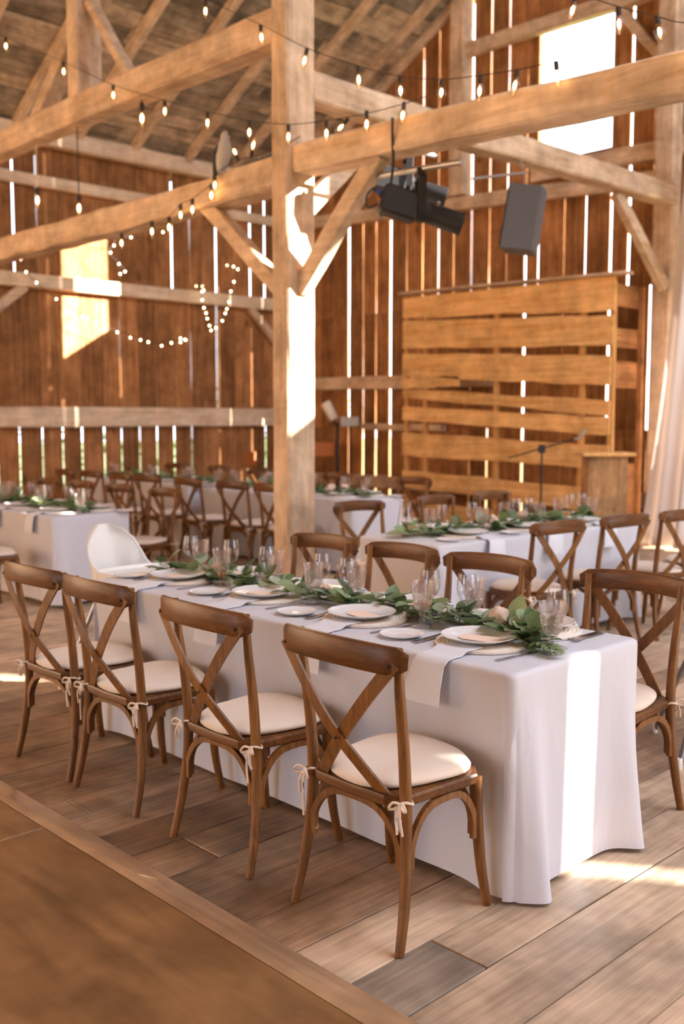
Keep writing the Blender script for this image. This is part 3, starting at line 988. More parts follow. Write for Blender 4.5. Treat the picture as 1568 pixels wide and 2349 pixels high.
def tablecloth(x0, x1, y0, y1, label, seed, tuck=None, hem=.02, rot=0.0, amp=1.0, ns=90, lobes=None):
    """linen over a table: rounded edges, hanging folds that grow towards the hem, pleats at the corners"""
    cx, cy = (x0 + x1) / 2, (y0 + y1) / 2
    hx, hy = (x1 - x0) / 2, (y1 - y0) / 2
    r = random.Random(seed)
    rc = .03
    P = []                      # (x, y, nx, ny, corner weight, side)
    def line(ax, ay, bx, by, nx, ny, n, side):
        for i in range(n):
            u = i / n
            P.append((ax + (bx - ax) * u, ay + (by - ay) * u, nx, ny, side))
    nx_ = max(24, int(ns * (2 * hx) / (2 * hx + 2 * hy)))
    ny_ = max(24, int(ns * (2 * hy) / (2 * hx + 2 * hy)))
    def arc(px, py, a0, side):
        for i in range(10):
            a = a0 + (PI / 2) * i / 10
            P.append((px + rc * math.cos(a), py + rc * math.sin(a), math.cos(a), math.sin(a), side))
    line(-hx + rc, -hy, hx - rc, -hy, 0, -1, nx_, 0)
    arc(hx - rc, -hy + rc, -PI / 2, 4)
    line(hx, -hy + rc, hx, hy - rc, 1, 0, ny_, 1)
    arc(hx - rc, hy - rc, 0, 4)
    line(hx - rc, hy, -hx + rc, hy, 0, 1, nx_, 2)
    arc(-hx + rc, hy - rc, PI / 2, 4)
    line(-hx, hy - rc, -hx, -hy + rc, -1, 0, ny_, 3)
    arc(-hx + rc, -hy + rc, PI, 4)
    ph = [r.uniform(0, 6.28) for _ in range(6)]
    n = len(P)
    rings = []
    per = 0
    ss = []
    for i in range(n):
        ss.append(per)
        a, b = P[i], P[(i + 1) % n]
        per += math.hypot(b[0] - a[0], b[1] - a[1])
    def fold(i):
        s_ = ss[i] / per * 2 * PI
        return (math.sin(s_ * 7 + ph[0]) * .5 + math.sin(s_ * 13 + ph[1]) * .35 + math.sin(s_ * 23 + ph[2]) * .2)
    def corner(x, y):
        best = 9
        for sx in (-1, 1):
            for sy in (-1, 1):
                d = (hx - abs(x)) + (hy - abs(y)) if x * sx > 0 and y * sy > 0 else 9
                best = min(best, d)
        return best
    inner = [((abs(p[0]) - .02) * (1 if p[0] > 0 else -1) if abs(p[0]) > .02 else p[0], (abs(p[1]) - .02) * (1 if p[1] > 0 else -1) if abs(p[1]) > .02 else p[1], T_Z) for p in P]
    rings.append(inner)
    for k in range(1, 4):
        a = k / 3 * PI / 2
        rings.append([(inner[i][0] + (P[i][0] - inner[i][0]) * math.sin(a), inner[i][1] + (P[i][1] - inner[i][1]) * math.sin(a), T_Z - .02 * (1 - math.cos(a))) for i in range(n)])
    NV = 16
    for v in range(1, NV + 1):
        u = v / NV
        ring = []
        for i in range(n):
            x, y, nx, ny, side = P[i]
            c = corner(x, y)
            near = math.exp(-(c / .16) ** 2)
            lobe = math.exp(-((c - .10) / .06) ** 2) * (.085 if side in (0, 2) else .016) * u ** 1.2 - math.exp(-(c / .035) ** 2) * .012 * u
            off = .004 * u + (-.05 * min(1, u * 2.5) * (1 - near) if side == tuck else 0) + (-.022 * min(1, u * 3) if side == 3 and tuck else 0) + amp * .014 * (u ** 1.1) * (fold(i) - .5) * (1 - near) + lobe
            z = T_Z - .02 - (T_Z - .02 - hem) * u
            if v == NV:
                z += .012 * (fold(i) + .6) * (1 - near) - .0 * near
                z = max(z, .006)
            ring.append((x + nx * off, y + ny * off, z))
        rings.append(ring)
    o = MB().loft(rings, True, False).build('tablecloth', M['cloth'], None, 60)
    o.location = (cx, cy, 0)
    o.rotation_euler = (0, 0, rot)
    return tag(o, label, 'tablecloth')


TAB = {}
TAB['front'] = (2.52, 3.30, 1.84, 4.44, 0.0)
TAB['podium'] = (4.80, 7.10, 4.03, 4.79, R(-3.0))
TAB['highchair'] = (3.92, 4.66, 7.50, 9.95, 0.0)
TAB['post'] = (6.86, 7.60, 6.98, 9.52, 0.0)
TAB['post2'] = (6.90, 7.64, 9.82, 12.3, 0.0)
DESC = {'front': 'large front table', 'podium': 'table before the podium', 'highchair': 'table beyond the high chair', 'post': 'table behind the tall post', 'post2': 'farther table by eave wall'}
for i, (kk, (a, b, c, d, ro)) in enumerate(TAB.items()):
    table(a, b, c, d, 'folding banquet table under white linen, the ' + DESC[kk], ro)
    tablecloth(a, b, c, d, {'front': 'white floor-length tablecloth on the large front table with a bright sun stripe', 'podium': 'white tablecloth on the table standing crosswise before the podium',
                            'highchair': 'white tablecloth on the table beyond the white high chair', 'post': 'white tablecloth on the table half hidden by the tall post',
                            'post2': 'white tablecloth on the farther table along the eave wall'}[kk], 40 + i, {'front': 1, 'podium': None}.get(kk), rot=ro, ns=260 if kk == 'front' else 130, hem=.012 if kk == 'front' else .03)

# chairs ------------------------------------------------------------
G1 = 'cross-back chairs around the front table'
for i, (yc, tw) in enumerate(((2.12, 0), (2.815, -.5), (3.54, .5), (4.08, 1.5))):
    chair(2.272, yc, R(tw), ('brown cross-back chair with cream cushion, dance-floor side of front table, %s from sunlit end' % ORD[i]), G1, variant=i)
for i, (yc, tw) in enumerate(((2.085, 0), (2.845, 1), (3.41, -3), (3.98, 0))):
    chair(3.455, yc, PI + R(tw), 'brown cross-back chair with cream cushion, stage side of front table, %s from sunlit end' % ORD[i], G1, variant=i + 1)
G2 = 'cross-back chairs around the table before the podium'
for i, (xc, yc) in enumerate(((5.36, 3.80), (6.03, 3.72), (6.68, 3.65), (7.3, 3.60))):
    chair(xc, yc, PI / 2 + R(-6), 'cross-back chair backing onto the front table, at the podium table, %s from its carafe end' % ORD[i], G2, True, i)
for i, (xc, yc) in enumerate(((5.42, 5.22), (6.30, 5.18), (7.02, 5.16))):
    chair(xc, yc, -PI / 2 + R((-4, 3, 0)[i]), 'cross-back chair on the wall side of the podium table, %s from its carafe end' % ORD[i], G2, False, i)
G3 = 'cross-back chairs around the table beyond the high chair'
for i, yc in enumerate((7.67, 8.45, 9.2, 9.9)):
    chair(4.90, yc, PI, 'cross-back chair on the stage side of the high chair table, %s from its sunlit end' % ORD[i], G3, False, i)
for i, yc in enumerate((7.84, 8.55, 9.25)):
    chair(3.50, yc, 0, 'cross-back chair on the dance-floor side of the high chair table, %s from its sunlit end' % ORD[i], G3, False, i)
G4 = 'cross-back chairs around the tables behind the post'
for i, yc in enumerate((7.55, 8.17, 8.94, 9.75, 10.3, 11.0, 11.65)):
    chair(6.52, yc, R(2 if i % 2 else -2), 'cross-back chair, dance-floor side of the tables behind the post, %s from sunlit end' % ORD[i], G4, False, i)
for i, yc in enumerate((7.28, 8.5, 9.3, 10.1, 10.96, 12.0)):
    chair(7.86 + (.12 if i > 2 else 0), yc, PI, 'cross-back chair, gable side of the tables behind the post, %s from sunlit end' % ORD[i], G4, False, i)


# ---- high chair
def high_chair(x, y, rz, label):
    """front towards +x"""
    t = thing('high_chair', label, 'high chair', (x, y, 0), rz, 'white plastic high chairs')
    # moulded shell: round back running down into low arms
    N = 26
    rings_out, rings_in = [], []
    m = MB()
    rows = 12
    def rimh(a):          # height of rim by angle from the back
        w = abs(a) / PI
        return .705 + .245 / (1 + math.exp((w - .40) * 20))
    grid = []
    for side, dr in ((0, 0.0), (1, -.012)):
        rows_ = []
        for i in range(rows + 1):
            u = i / rows
            row = []
            for j in range(N + 1):
                a = -PI * .78 + 2 * PI * .78 * j / N
                top = rimh(a)
                zb = .555
                z = zb + (top - zb) * u
                rad = .165 + .02 * u + dr
                bx = -math.cos(a) * (rad * 1.05) - (.045 * u * u if abs(a) < PI * .4 else .045 * u * u * max(0, 1 - (abs(a) - PI * .4) / .5))
                by = math.sin(a) * rad
                # the tall back narrows into a dome
                if z > .72:
                    k = math.sqrt(max(0.02, 1 - ((z - .72) / .235) ** 2.6))
                    lim = .182 * k + dr
                    by = max(-lim, min(lim, by))
                row.append((bx, by, z))
            rows_.append(row)
        grid.append(rows_)
    m = MB()
    W = N + 1
    o0 = 0
    for rows_ in grid:
        for row in rows_:
            m.v += row
    K = (rows + 1) * W
    for i in range(rows):
        for j in range(N):
            a = i * W + j
            m.f.append((a, a + W, a + W + 1, a + 1))
            m.f.append((K + a, K + a + 1, K + a + W + 1, K + a + W))
    for j in range(N):
        a = rows * W + j
        m.f.append((a, K + a, K + a + 1, a + 1))
    for i in range(rows):
        for j, flip in ((0, 0), (N, 1)):
            a = i * W + j
            q = (a, K + a, K + a + W, a + W)
            m.f.append(q[::-1] if flip else q)
    m.build('seat_shell', M['hcwhite'], t, 50)
    m = MB()
    m.lathe([(.02, .545), (.13, .545), (.165, .553), (.168, .563), (.160, .568), (.02, .564)], 28, cap0=True, cap1=True)
    m.build('seat', M['hcwhite'], t, 50)
    # tray with raised rim in front
    out = []
    for j in range(32):
        a = 2 * PI * j / 32
        ca, sa = math.cos(a), math.sin(a)
        rr = (abs(ca) ** 3.4 + abs(sa) ** 3.4) ** (-1 / 3.4)
        out.append((.20 + rr * ca * .17, rr * sa * .245))
    c0 = (.20, 0)
    rg = []
    for z, k in ((.695, .9), (.688, .97), (.71, 1.0), (.732, 1.01), (.732, .97), (.714, .93), (.710, .5)):
        rg.append([(c0[0] + (x - c0[0]) * k, y * k, z) for x, y in out])
    MB().loft(rg, True, True).build('tray', M['hcwhite'], t, 40)
    MB().bbox(.03, .07, -.21, .21, .60, .69, .008).build('cross_bar', M['hcwhite'], t)
    for sx in (-1, 1):
        for sy in (-1, 1):
            l = link('leg', MB().tube([(sx * .10, sy * .11, .548), (sx * .265, sy * .265, .02)], .0125, 10, ref=(1, 0, 0)).mesh('leg', M['hcleg'], 50), t)
            MB().lathe([(.016, 0), (.0175, .012), (.0165, .045), (.0135, .052)], 12, (sx * .269, sy * .269, 0), cap0=True, cap1=True).build('foot_cap', M['hcwhite'], l, 50)
    return t


high_chair(3.03, 4.96, -PI / 2, 'white plastic high chair pulled up to the end of the front table')
high_chair(4.48, 2.05, R(40), 'white plastic high chair beside the sunlit end of the front table')


# ---- tableware
def mk_plate(rad, h, name, mat):
    k = rad
    prof = [(.001, .004), (k * .60, .004), (k * .66, .007), (k * .80, h * .55), (k * .985, h - .002), (k, h), (k * .995, h + .0015), (k * .8, h * .55 - .004 + .002), (k * .66, .003), (k * .55, 0), (.001, 0)]
    return MB().lathe(prof, 44, cap0=True, cap1=True).mesh(name, mat, 50)


PLATE = mk_plate(.137, .022, 'dinner_plate', M['porcelain'])
BREAD = mk_plate(.083, .014, 'bread_plate', M['porcelain'])
prof = [(.001, .0)]
prof += [(.165, .0), (.169, .004), (.1695, .009), (.166, .0150)]
for i in range(22):
    rr = .162 - i * .0072
    prof += [(rr, .0130 + (.0020 if i % 2 else -.0012))]
prof += [(.001, .012)]
CHARGER = MB().lathe(prof, 56, mod=lambda a, z: 1 + (.004 * math.sin(a * 28) if z > .004 else 0), cap0=True, cap1=True).mesh('charger', M['rattan'], 30)
_card = [(-.085, -.042), (.035, -.042)] + [(.035 + .042 * math.cos(a), .042 * math.sin(a)) for a in [(-PI / 2 + PI * i / 10) for i in range(1, 10)]] + [(.035, .042), (-.085, .042)]
CARD = MB().loft([[(x, y, z) for x, y in _card] for z in (0, .0012)], True, True).mesh('menu_card', M['menu'])
# wine glass, bowl with wall thickness
wp = [(.001, .0), (.034, .0), (.0345, .0015), (.030, .004), (.008, .008), (.0042, .014), (.0036, .05), (.0040, .082), (.010, .091), (.024, .104), (.033, .122), (.0365, .142), (.0355, .168), (.0315, .198),
      (.0308, .198), (.0345, .168), (.0355, .142), (.032, .123), (.023, .106), (.009, .095), (.001, .093)]
WINE = MB().lathe(wp, 28, cap0=True, cap1=True).mesh('wine_glass', M['glass'], 60)
gp = [(.001, .0), (.036, .0), (.037, .002), (.030, .005), (.012, .010), (.009, .018), (.0125, .026), (.008, .034), (.0095, .042), (.013, .048), (.012, .054), (.024, .064), (.0315, .080), (.0345, .096), (.0355, .112), (.0385, .128), (.0388, .138), (.0400, .142), (.0425, .166),
      (.0412, .166), (.0385, .143), (.0365, .138), (.0340, .112), (.0325, .096), (.029, .080), (.021, .067), (.001, .062)]


def _cut(a, z):
    if .062 < z < .128:
        return 1 + .055 * math.sin(a * 10 + (z * 420)) * math.sin(a * 10 - (z * 420))
    if .128 <= z < .14:
        return 1 + .01 * math.sin(a * 30)
    return 1


gpf = []
for (r0, z0), (r1, z1) in zip(gp[:-1], gp[1:]):
    n = 4 if .06 < max(z0, z1) < .135 and abs(z1 - z0) > .005 else 1
    for i in range(n):
        gpf.append((r0 + (r1 - r0) * i / n, z0 + (z1 - z0) * i / n))
gpf.append(gp[-1])
GOBLET = MB().lathe(gpf, 40, mod=_cut, cap0=True, cap1=True).mesh('goblet', M['pinkglass'], 24)
WATER = MB().lathe([(.001, .064), (.0205, .0685), (.0285, .081), (.032, .096), (.0335, .112), (.0355, .13), (.001, .13)], 24, cap0=True, cap1=True).mesh('water', M['water'], 40)


def fork_mesh():
    m = MB()
    # handle and neck, then root of the tines
    pts = [(-.10, 0, .003), (-.06, 0, .003), (0, 0, .005), (.04, 0, .007), (.055, 0, .006)]
    wd = [.009, .008, .005, .0045, .009]
    rings = []
    for (x, y, z), w in zip(pts, wd):
        rings.append([(x, -w, z - .0012), (x, w, z - .0012), (x, w, z + .0012), (x, -w, z + .0012)])
    rings.append([(.07, -.011, .004), (.07, .011, .004), (.07, .011, .0062), (.07, -.011, .0062)])
    m.loft(rings, True, True)
    for k in range(4):
        yy_ = -.0095 + k * .00633
        m.loft([[(x, yy_ - .0016, z), (x, yy_ + .0016, z), (x, yy_ + .0016, z + .002), (x, yy_ - .0016, z + .002)] for x, z in ((.069, .0041), (.085, .0035), (.10, .006))], True, True)
    return m.mesh('fork', M['steel'], 40)


FORK = fork_mesh()
_kn = [(-.11, .008), (-.10, .009), (-.02, .007), (-.005, .006), (0, .0095), (.07, .0095), (.10, .006), (.112, .001)]
KNIFE = MB().loft([[(x, -w, 0), (x, w * .8, 0), (x, w * .8, .0035 if x < 0 else .0022), (x, -w, .0035 if x < 0 else .0022)] for x, w in _kn], True, True).mesh('knife', M['steel'], 40)


def napkin_mesh(edge, drop, hw=.068):
    """local: plate centre at origin, table edge at x=-edge; lies on the charger, then hangs over the edge"""
    pts = [(-.078, .0165), (-.10, .0165), (-.155, .0165), (-.185, .004), (-edge + .02, .003), (-edge - .006, .000), (-edge - .024, -.018), (-edge - .030, -.06), (-edge - .036, -drop * .6), (-edge - .040, -drop)]
    rings = []
    for i, (x, z) in enumerate(pts):
        nx, nz = (0, 1) if i < 5 else ((-.6, .8) if i == 5 else (-1, .2))
        w = hw + (.004 * (i - 5) if i > 5 else 0)
        sk = .006 * (i - 5) if i > 5 else 0
        fold_ = .004 if i > 5 else 0
        a, b = [], []
        for q in (-1, -.5, 0, .5, 1):
            f = fold_ * math.sin(q * 4)
            a.append((x + nx * (.0 + f), q * w + sk, z))
            b.append((x + nx * (.0035 + f), q * w + sk, z + nz * .0035))
        rings.append(a + b[::-1])
    return MB().loft(rings, True, True).mesh('napkin', M['napkin'], 50)


NAPS = {}


def setting(table_key, x, y, face, edge, where, full=True, nap=True, glasses=True, bread=True):
    """one place: x,y = plate centre, face = direction the guest looks"""
    r = random.Random(int(x * 977 + y * 331))
    ci, si = math.cos(face), math.sin(face)
    def W(i_, r_):                 # in (towards table middle), right of guest
        return (x + ci * i_ + si * r_, y + si * i_ - ci * r_)
    z = T_Z + .001
    def put(nm, me, i_, r_, dz, rot, cat, lab, grp):
        px, py = W(i_, r_)
        o = link(nm, me, None, (px, py, z + dz), (0, 0, face + rot))
        if cat == 'glass':
            o.scale = (1.08, 1.08, 1.08)
        return tag(o, lab + ' ' + where, cat, grp)
    g_ = ' on the ' + DESC[table_key]
    put('charger', CHARGER, .025, -.005, 0, r.uniform(0, 3), 'charger', 'round woven charger', 'woven chargers' + g_)
    put('dinner_plate', PLATE, 0, 0, .0205, 0, 'plate', 'white dinner plate', 'dinner plates' + g_)
    put('menu_card', CARD, 0, 0, .0265, PI / 2 + r.uniform(-.25, .25), 'card', 'peach menu card', 'menu cards' + g_)
    if nap:
        key = round(edge, 3)
        if key not in NAPS:
            NAPS[key] = napkin_mesh(edge, .155 if full else .15)
        put('napkin', NAPS[key], 0, .01 if full else 0, 0, r.uniform(-.04, .04), 'napkin', 'folded white napkin', 'hanging napkins' + g_)
    if bread:
        put('bread_plate', BREAD, -.09, -.29, 0, 0, 'plate', 'small bread plate', 'bread plates' + g_)
    if full:
        put('fork', FORK, -.04, -.178, 0, r.uniform(-.06, .06), 'fork', 'outer silver fork', 'forks' + g_)
        put('fork', FORK, -.03, -.200, 0, r.uniform(-.06, .06), 'fork', 'inner silver fork', 'forks' + g_)
        put('knife', KNIFE, -.03, .190, 0, r.uniform(-.08, .08), 'knife', 'silver knife', 'knives' + g_)
    if glasses:
        put('wine_glass', WINE, .165, .215, 0, 0, 'glass', 'clear wine glass', 'wine glasses' + g_)
        gob = put('goblet', GOBLET, .085, .245, 0, r.uniform(0, 1), 'glass', 'pink cut-glass goblet', 'cut-glass goblets' + g_)
        link('water', WATER, gob)


for i, (px, py) in enumerate(((2.765, 2.17), (2.77, 2.765), (2.79, 3.41), (2.80, 4.08))):
    setting('front', px, py, 0, px - 2.52, 'at the %s place from the sunlit end, dance-floor side of front table' % ORD[i])
for i, (px, py) in enumerate(((3.125, 2.17), (3.10, 2.80), (3.10, 3.34), (3.09, 3.93))):
    setting('front', px, py, PI, 3.30 - px, 'at the %s place from the sunlit end, stage side of front table' % ORD[i], bread=i > 0)
ro = TAB['podium'][4]
pc = Vector((5.95, 4.41))


def pt_podium(u, v):
    return (pc.x + u * math.cos(ro) - v * math.sin(ro), pc.y + u * math.sin(ro) + v * math.cos(ro))


for i, u in enumerate((-.62, .02, .68)):
    px, py = pt_podium(u, -.16)
    setting('podium', px, py, PI / 2 + ro, .235, 'at %s place from the carafe end, front-table side of podium table' % ORD[i], full=False)
for i, u in enumerate((-.50, .30, .95)):
    px, py = pt_podium(u, .17)
    setting('podium', px, py, -PI / 2 + ro, .225, 'at %s place from the carafe end, wall side of podium table' % ORD[i], full=False, nap=False)
for i, yv in enumerate((7.82, 8.50, 9.2)):
    setting('highchair', 4.13, yv, 0, .21, 'at %s place from sunlit end, dance-floor side of high chair table' % ORD[i], full=False)
for i, yv in enumerate((7.80, 8.50, 9.2)):
    setting('highchair', 4.52, yv, PI, .20, 'at %s place from sunlit end, stage side of high chair table' % ORD[i], full=False, nap=False)
for i, yv in enumerate((7.36, 8.17, 8.94, 9.85, 10.5, 11.2)):
    kk = 'post' if yv < 9.6 else 'post2'
    setting(kk, 7.08, yv, 0, .22, 'at %s place from sunlit end, dance-floor side, tables behind the post' % ORD[i], full=False, nap=False)
for i, yv in enumerate((7.30, 8.5, 9.2, 10.1, 10.96, 11.9)):
    kk = 'post' if yv < 9.6 else 'post2'
    setting(kk, 7.42, yv, PI, .22, 'at %s place from sunlit end, gable side, tables behind the post' % ORD[i], full=False, nap=False)


# sugar bowls
def bowl(x, y, label, spoon=True):
    t = thing('sugar_bowl', label, 'bowl', (x, y, T_Z + .001), .4, 'white footed bowls')
    prof = [(.001, .0), (.026, .0), (.028, .004), (.026, .010), (.042, .020), (.049, .034), (.046, .048), (.0425, .054), (.0455, .058), (.0475, .064), (.0445, .066), (.041, .058), (.039, .052), (.043, .034), (.034, .018), (.001, .014)]
    MB().lathe(prof, 32, cap0=True, cap1=True).build('body', M['porcelain'], t, 50)
    for s in (-1, 1):
        MB().lathe([(.0001, -.008), (.006, -.006), (.0085, 0), (.006, .006), (.0001, .008)], 10, (s * .047, 0, .044)).build('knob', M['porcelain'], t, 60)
    if spoon:
        m = MB().tube([(.01, .0, .028), (-.02, .02, .07), (-.055, .045, .118)], [.0022, .002, .003], 6)
        m.build('spoon', M['steel'], t, 50)
    return t


bowl(2.98, 3.66, 'white footed sugar bowl with spoon amid the front garland')
bowl(*pt_podium(.02, -.02), 'white footed sugar bowl amid the podium table garland', False)
# glass pitcher on the podium table
t = thing('glass_carafe', 'tall clear glass carafe at the end of the podium table', 'carafe', (5.12, 4.68, T_Z + .001), R(200))
MB().lathe([(.001, 0), (.058, 0), (.062, .006), (.060, .05), (.052, .13), (.042, .19), (.043, .225), (.050, .235), (.047, .236), (.040, .224), (.039, .19), (.049, .13), (.057, .05), (.057, .010), (.001, .010)], 28, cap0=True, cap1=True).build('body', M['glass'], t, 50)
MB().tube(cr([(.043, 0, .20), (.075, 0, .205), (.088, 0, .17), (.082, 0, .11), (.056, 0, .085)], 5), .006, 8, ref=(0, 1, 0)).build('handle', M['glass'], t, 50)
# acrylic table sign, seen nearly edge-on
t = thing('table_sign', 'thin clear acrylic table sign standing in the front garland', 'sign', (3.12, 4.30, T_Z + .001), R(-43))
MB().bbox(-.002, .002, -.055, .055, .012, .165, .001).build('panel', M['acrylic'], t)
MB().bbox(-.02, .02, -.05, .05, 0, .013, .003).build('base', M['podium'], t)


# ---- garlands
def leaf_mesh(name, L, Wd, mat, fold=.18, curl=.12, point=1.0):
    n = 6
    rows_ = []
    for i in range(n + 1):
        u = i / n
        w = Wd * (math.sin(PI * u ** point) ** .75 if 0 < u < 1 else 0.02)
        zc = -curl * L * (u - .3) ** 2
        rows_.append([(u * L, -w, zc + fold * w), (u * L, 0, zc), (u * L, w, zc + fold * w)])
    m = MB()
    for row in rows_:
        m.v += row
    for i in range(n):
        for j in range(2):
            a = i * 3 + j
            m.f.append((a, a + 3, a + 4, a + 1))
    return m.mesh(name, mat, 80)


LEAVES = [leaf_mesh('leaf', .085, .026, M['leaf_a'], point=.85), leaf_mesh('leaf', .075, .029, M['leaf_b'], point=.9), leaf_mesh('leaf', .055, .027, M['leaf_c'], .1, .05),
          leaf_mesh('leaf', .062, .017, M['leaf_d'], point=.9), leaf_mesh('leaf', .048, .022, M['leaf_b'], .1, .05), leaf_mesh('leaf', .07, .02, M['leaf_c'], .2, .2)]
NARROW = leaf_mesh('leaf', .06, .007, M['leaf_b'], .2, .3)


def rose_mesh(name, rad, mat, seed, ruff=.05, lobes=5, tall=1.0):
    """bloom of one surface: spiral of petals pressed into a cup"""
    r = random.Random(seed)
    N, K = 36, 16
    rings = []
    for i in range(K + 1):
        u = i / K
        lat = -PI / 2 + PI * u
        ring = []
        for j in range(N):
            a = 2 * PI * j / N
            sp = math.sin(lobes * a + u * 9) * ruff + math.sin((lobes + 2) * a - u * 15) * ruff * .6
            rr = rad * (math.cos(lat) * .95 + .03) * (1 + sp * (1.6 - abs(2 * u - 1)))
            z = rad * (math.sin(lat) * .82 * tall + .8 * tall) * (1 + sp * .35)
            if u > .86:
                z -= rad * .5 * (u - .86) / .14 * .6
            ring.append((rr * math.cos(a), rr * math.sin(a), z))
        rings.append(ring)
    return MB().loft(rings, True, True).mesh(name, mat, 35)


ROSE = rose_mesh('rose', .034, M['rose'], 1, .07, 3, 1.15)
CARN = rose_mesh('carnation', .027, M['carnation'], 2, .17, 9, .9)
WHITE = rose_mesh('white_flower', .026, M['whiteflower'], 3, .12, 5, .8)


def garland(label, path, n, flowers, width=.10, as_parts=True, seed=1, sprig=True, scale=1.22):
    t = thing('leafy_garland', label, 'garland', (0, 0, 0), 0, 'table garlands')
    r = random.Random(seed)
    P = cr(path, 12)
    MB().tube(P, .006, 6).build('stem', M['stem'], t, 50)
    big = MB()
    bidx = []
    mats = [M['leaf_a'], M['leaf_b'], M['leaf_c'], M['leaf_d']]
    for i in range(n):
        u = r.random() * (len(P) - 1)
        k = int(u)
        p = P[k].lerp(P[min(k + 1, len(P) - 1)], u - k)
        d = (P[min(k + 1, len(P) - 1)] - P[max(k - 1, 0)]).normalized()
        sd = d.cross(Vector((0, 0, 1)))
        q = r.uniform(-1, 1)
        lift = r.random() ** 1.2
        base = p + sd * (q * width * .55) + Vector((0, 0, .004 + lift * .055 * (1 - abs(q) * .6)))
        ang = math.atan2(sd.y, sd.x) + (0 if q > 0 else PI) + r.uniform(-1.0, 1.0)
        if r.random() < .35:
            ang = math.atan2(d.y, d.x) + r.uniform(-.9, .9) + (PI if r.random() < .5 else 0)
        pitch = -r.uniform(-.12, .55) - (r.uniform(.3, .9) if r.random() < .16 else 0)
        s_ = r.uniform(.75, 1.3) * scale
        me = LEAVES[r.choice((0, 0, 1, 1, 1, 2, 2, 3, 3, 4, 5))]
        rot = Euler((r.uniform(-.5, .5), pitch, ang), 'XYZ')
        # keep the tip above the cloth
        tip = Matrix.Translation(base) @ rot.to_matrix().to_4x4() @ Vector((.08 * s_, 0, -.01))
        if tip.z < T_Z + .006:
            base.z += T_Z + .006 - tip.z
        if as_parts:
            o = link('leaf', me, t, base, rot)
            o.scale = (s_, s_, s_)
        else:
            mat_ = Matrix.Translation(base) @ rot.to_matrix().to_4x4() @ Matrix.Scale(s_, 4)
            n0 = len(big.f)
            big.add([mat_ @ v.co for v in me.vertices], [tuple(pp.vertices) for pp in me.polygons])
            bidx += [mats.index(me.materials[0])] * (len(big.f) - n0)
    if not as_parts:
        o = link('foliage', big.mesh('foliage', mats, 80, bidx), t)
        o['kind'] = 'stuff'
    for (u, q, h, me, s_) in flowers:
        k = u * (len(P) - 1)
        p = P[int(k)]
        d = (P[min(int(k) + 1, len(P) - 1)] - P[max(int(k) - 1, 0)]).normalized()
        sd = d.cross(Vector((0, 0, 1)))
        o = link(me.name.split('.')[0], me, t, p + sd * q + Vector((0, 0, h)), (r.uniform(-.5, .5), r.uniform(-.5, .5), r.uniform(0, 6)))
        o.scale = (s_, s_, s_)
    # dry sprigs
    for i in range(5 if as_parts else 0):
        u = int(r.uniform(.15, .9) * (len(P) - 1))
        p = P[u]
        m = MB()
        for j in range(4):
            a = r.uniform(0, 6.28)
            e_ = p + Vector((math.cos(a) * .06, math.sin(a) * .06, r.uniform(.05, .085)))
            m.tube([p + Vector((0, 0, .01)), p.lerp(e_, .6) + Vector((0, 0, .012)), e_], [.0016, .0014, .002], 5)
        m.build('dried_sprig', M['straw'], t)
    if sprig:
        tipd = (P[0] - P[3]).normalized()
        for i in range(26):
            u = i / 26
            a = math.atan2(tipd.y, tipd.x) + (1 if i % 2 else -1) * (1.0 - u * .7) + r.uniform(-.2, .2)
            o = link('leaf', NARROW, t, P[0] + tipd * (u * .11) + Vector((0, 0, .012 + r.uniform(0, .012))), Euler((r.uniform(-.5, .5), r.uniform(-.25, .15), a)))
            s_ = r.uniform(.8, 1.25)
            o.scale = (s_, s_, s_)
    return t


Z = T_Z + .012
garland('leafy garland with blush rose down the middle of the front table',
        [(2.86, 1.98, Z), (2.95, 2.15, Z), (2.97, 2.40, Z), (2.99, 2.75, Z), (2.95, 3.15, Z), (2.96, 3.60, Z), (2.97, 4.05, Z), (2.93, 4.42, Z)], 285,
        [(.22, .02, .012, ROSE, 1.25), (.385, -.01, .018, CARN, 1.1), (.08, .05, .02, CARN, .8), (.505, .02, .018, WHITE, 1.1), (.85, .01, .018, CARN, 1.15), (.80, -.05, .02, CARN, .8), (.31, .05, .02, WHITE, .8)], seed=3)
gp_ = [pt_podium(u, v) for u, v in ((-1.02, .08), (-.7, .05), (-.3, .0), (.2, .02), (.6, -.02), (1.0, .02))]
garland('leafy garland with white blooms along the podium table', [(a, b, Z) for a, b in gp_], 230,
        [(.15, .02, .03, WHITE, 1.3), (.45, .02, .03, ROSE, 1.2), (.62, -.03, .03, ROSE, 1.2), (.66, .03, .03, WHITE, 1.3), (.82, .02, .03, CARN, 1.2), (.08, -.02, .02, CARN, 1.2), (.35, 0, .03, WHITE, 1.2)], seed=5, sprig=False, scale=1.35, width=.13)
garland('leafy garland with pale blooms on the high chair table', [(4.34, 7.62, Z), (4.30, 8.2, Z), (4.33, 8.9, Z), (4.3, 9.6, Z)], 240,
        [(.1, .02, .03, CARN, 1.3), (.06, -.02, .02, WHITE, 1.2), (.3, .02, .03, WHITE, 1.3), (.5, -.02, .03, CARN, 1.2), (.7, .02, .03, WHITE, 1.3)], as_parts=False, seed=7, sprig=False, scale=1.35, width=.13)
garland('leafy garland with ivory roses on the table behind the post', [(7.26, 7.12, Z), (7.22, 7.8, Z), (7.24, 8.6, Z), (7.22, 9.5, Z)], 240,
        [(.08, .02, .03, WHITE, 1.5), (.2, .0, .03, ROSE, 1.4), (.26, -.03, .03, ROSE, 1.4), (.5, .02, .03, WHITE, 1.3), (.8, .0, .03, CARN, 1.3)], as_parts=False, seed=8, sprig=False, scale=1.35, width=.13)
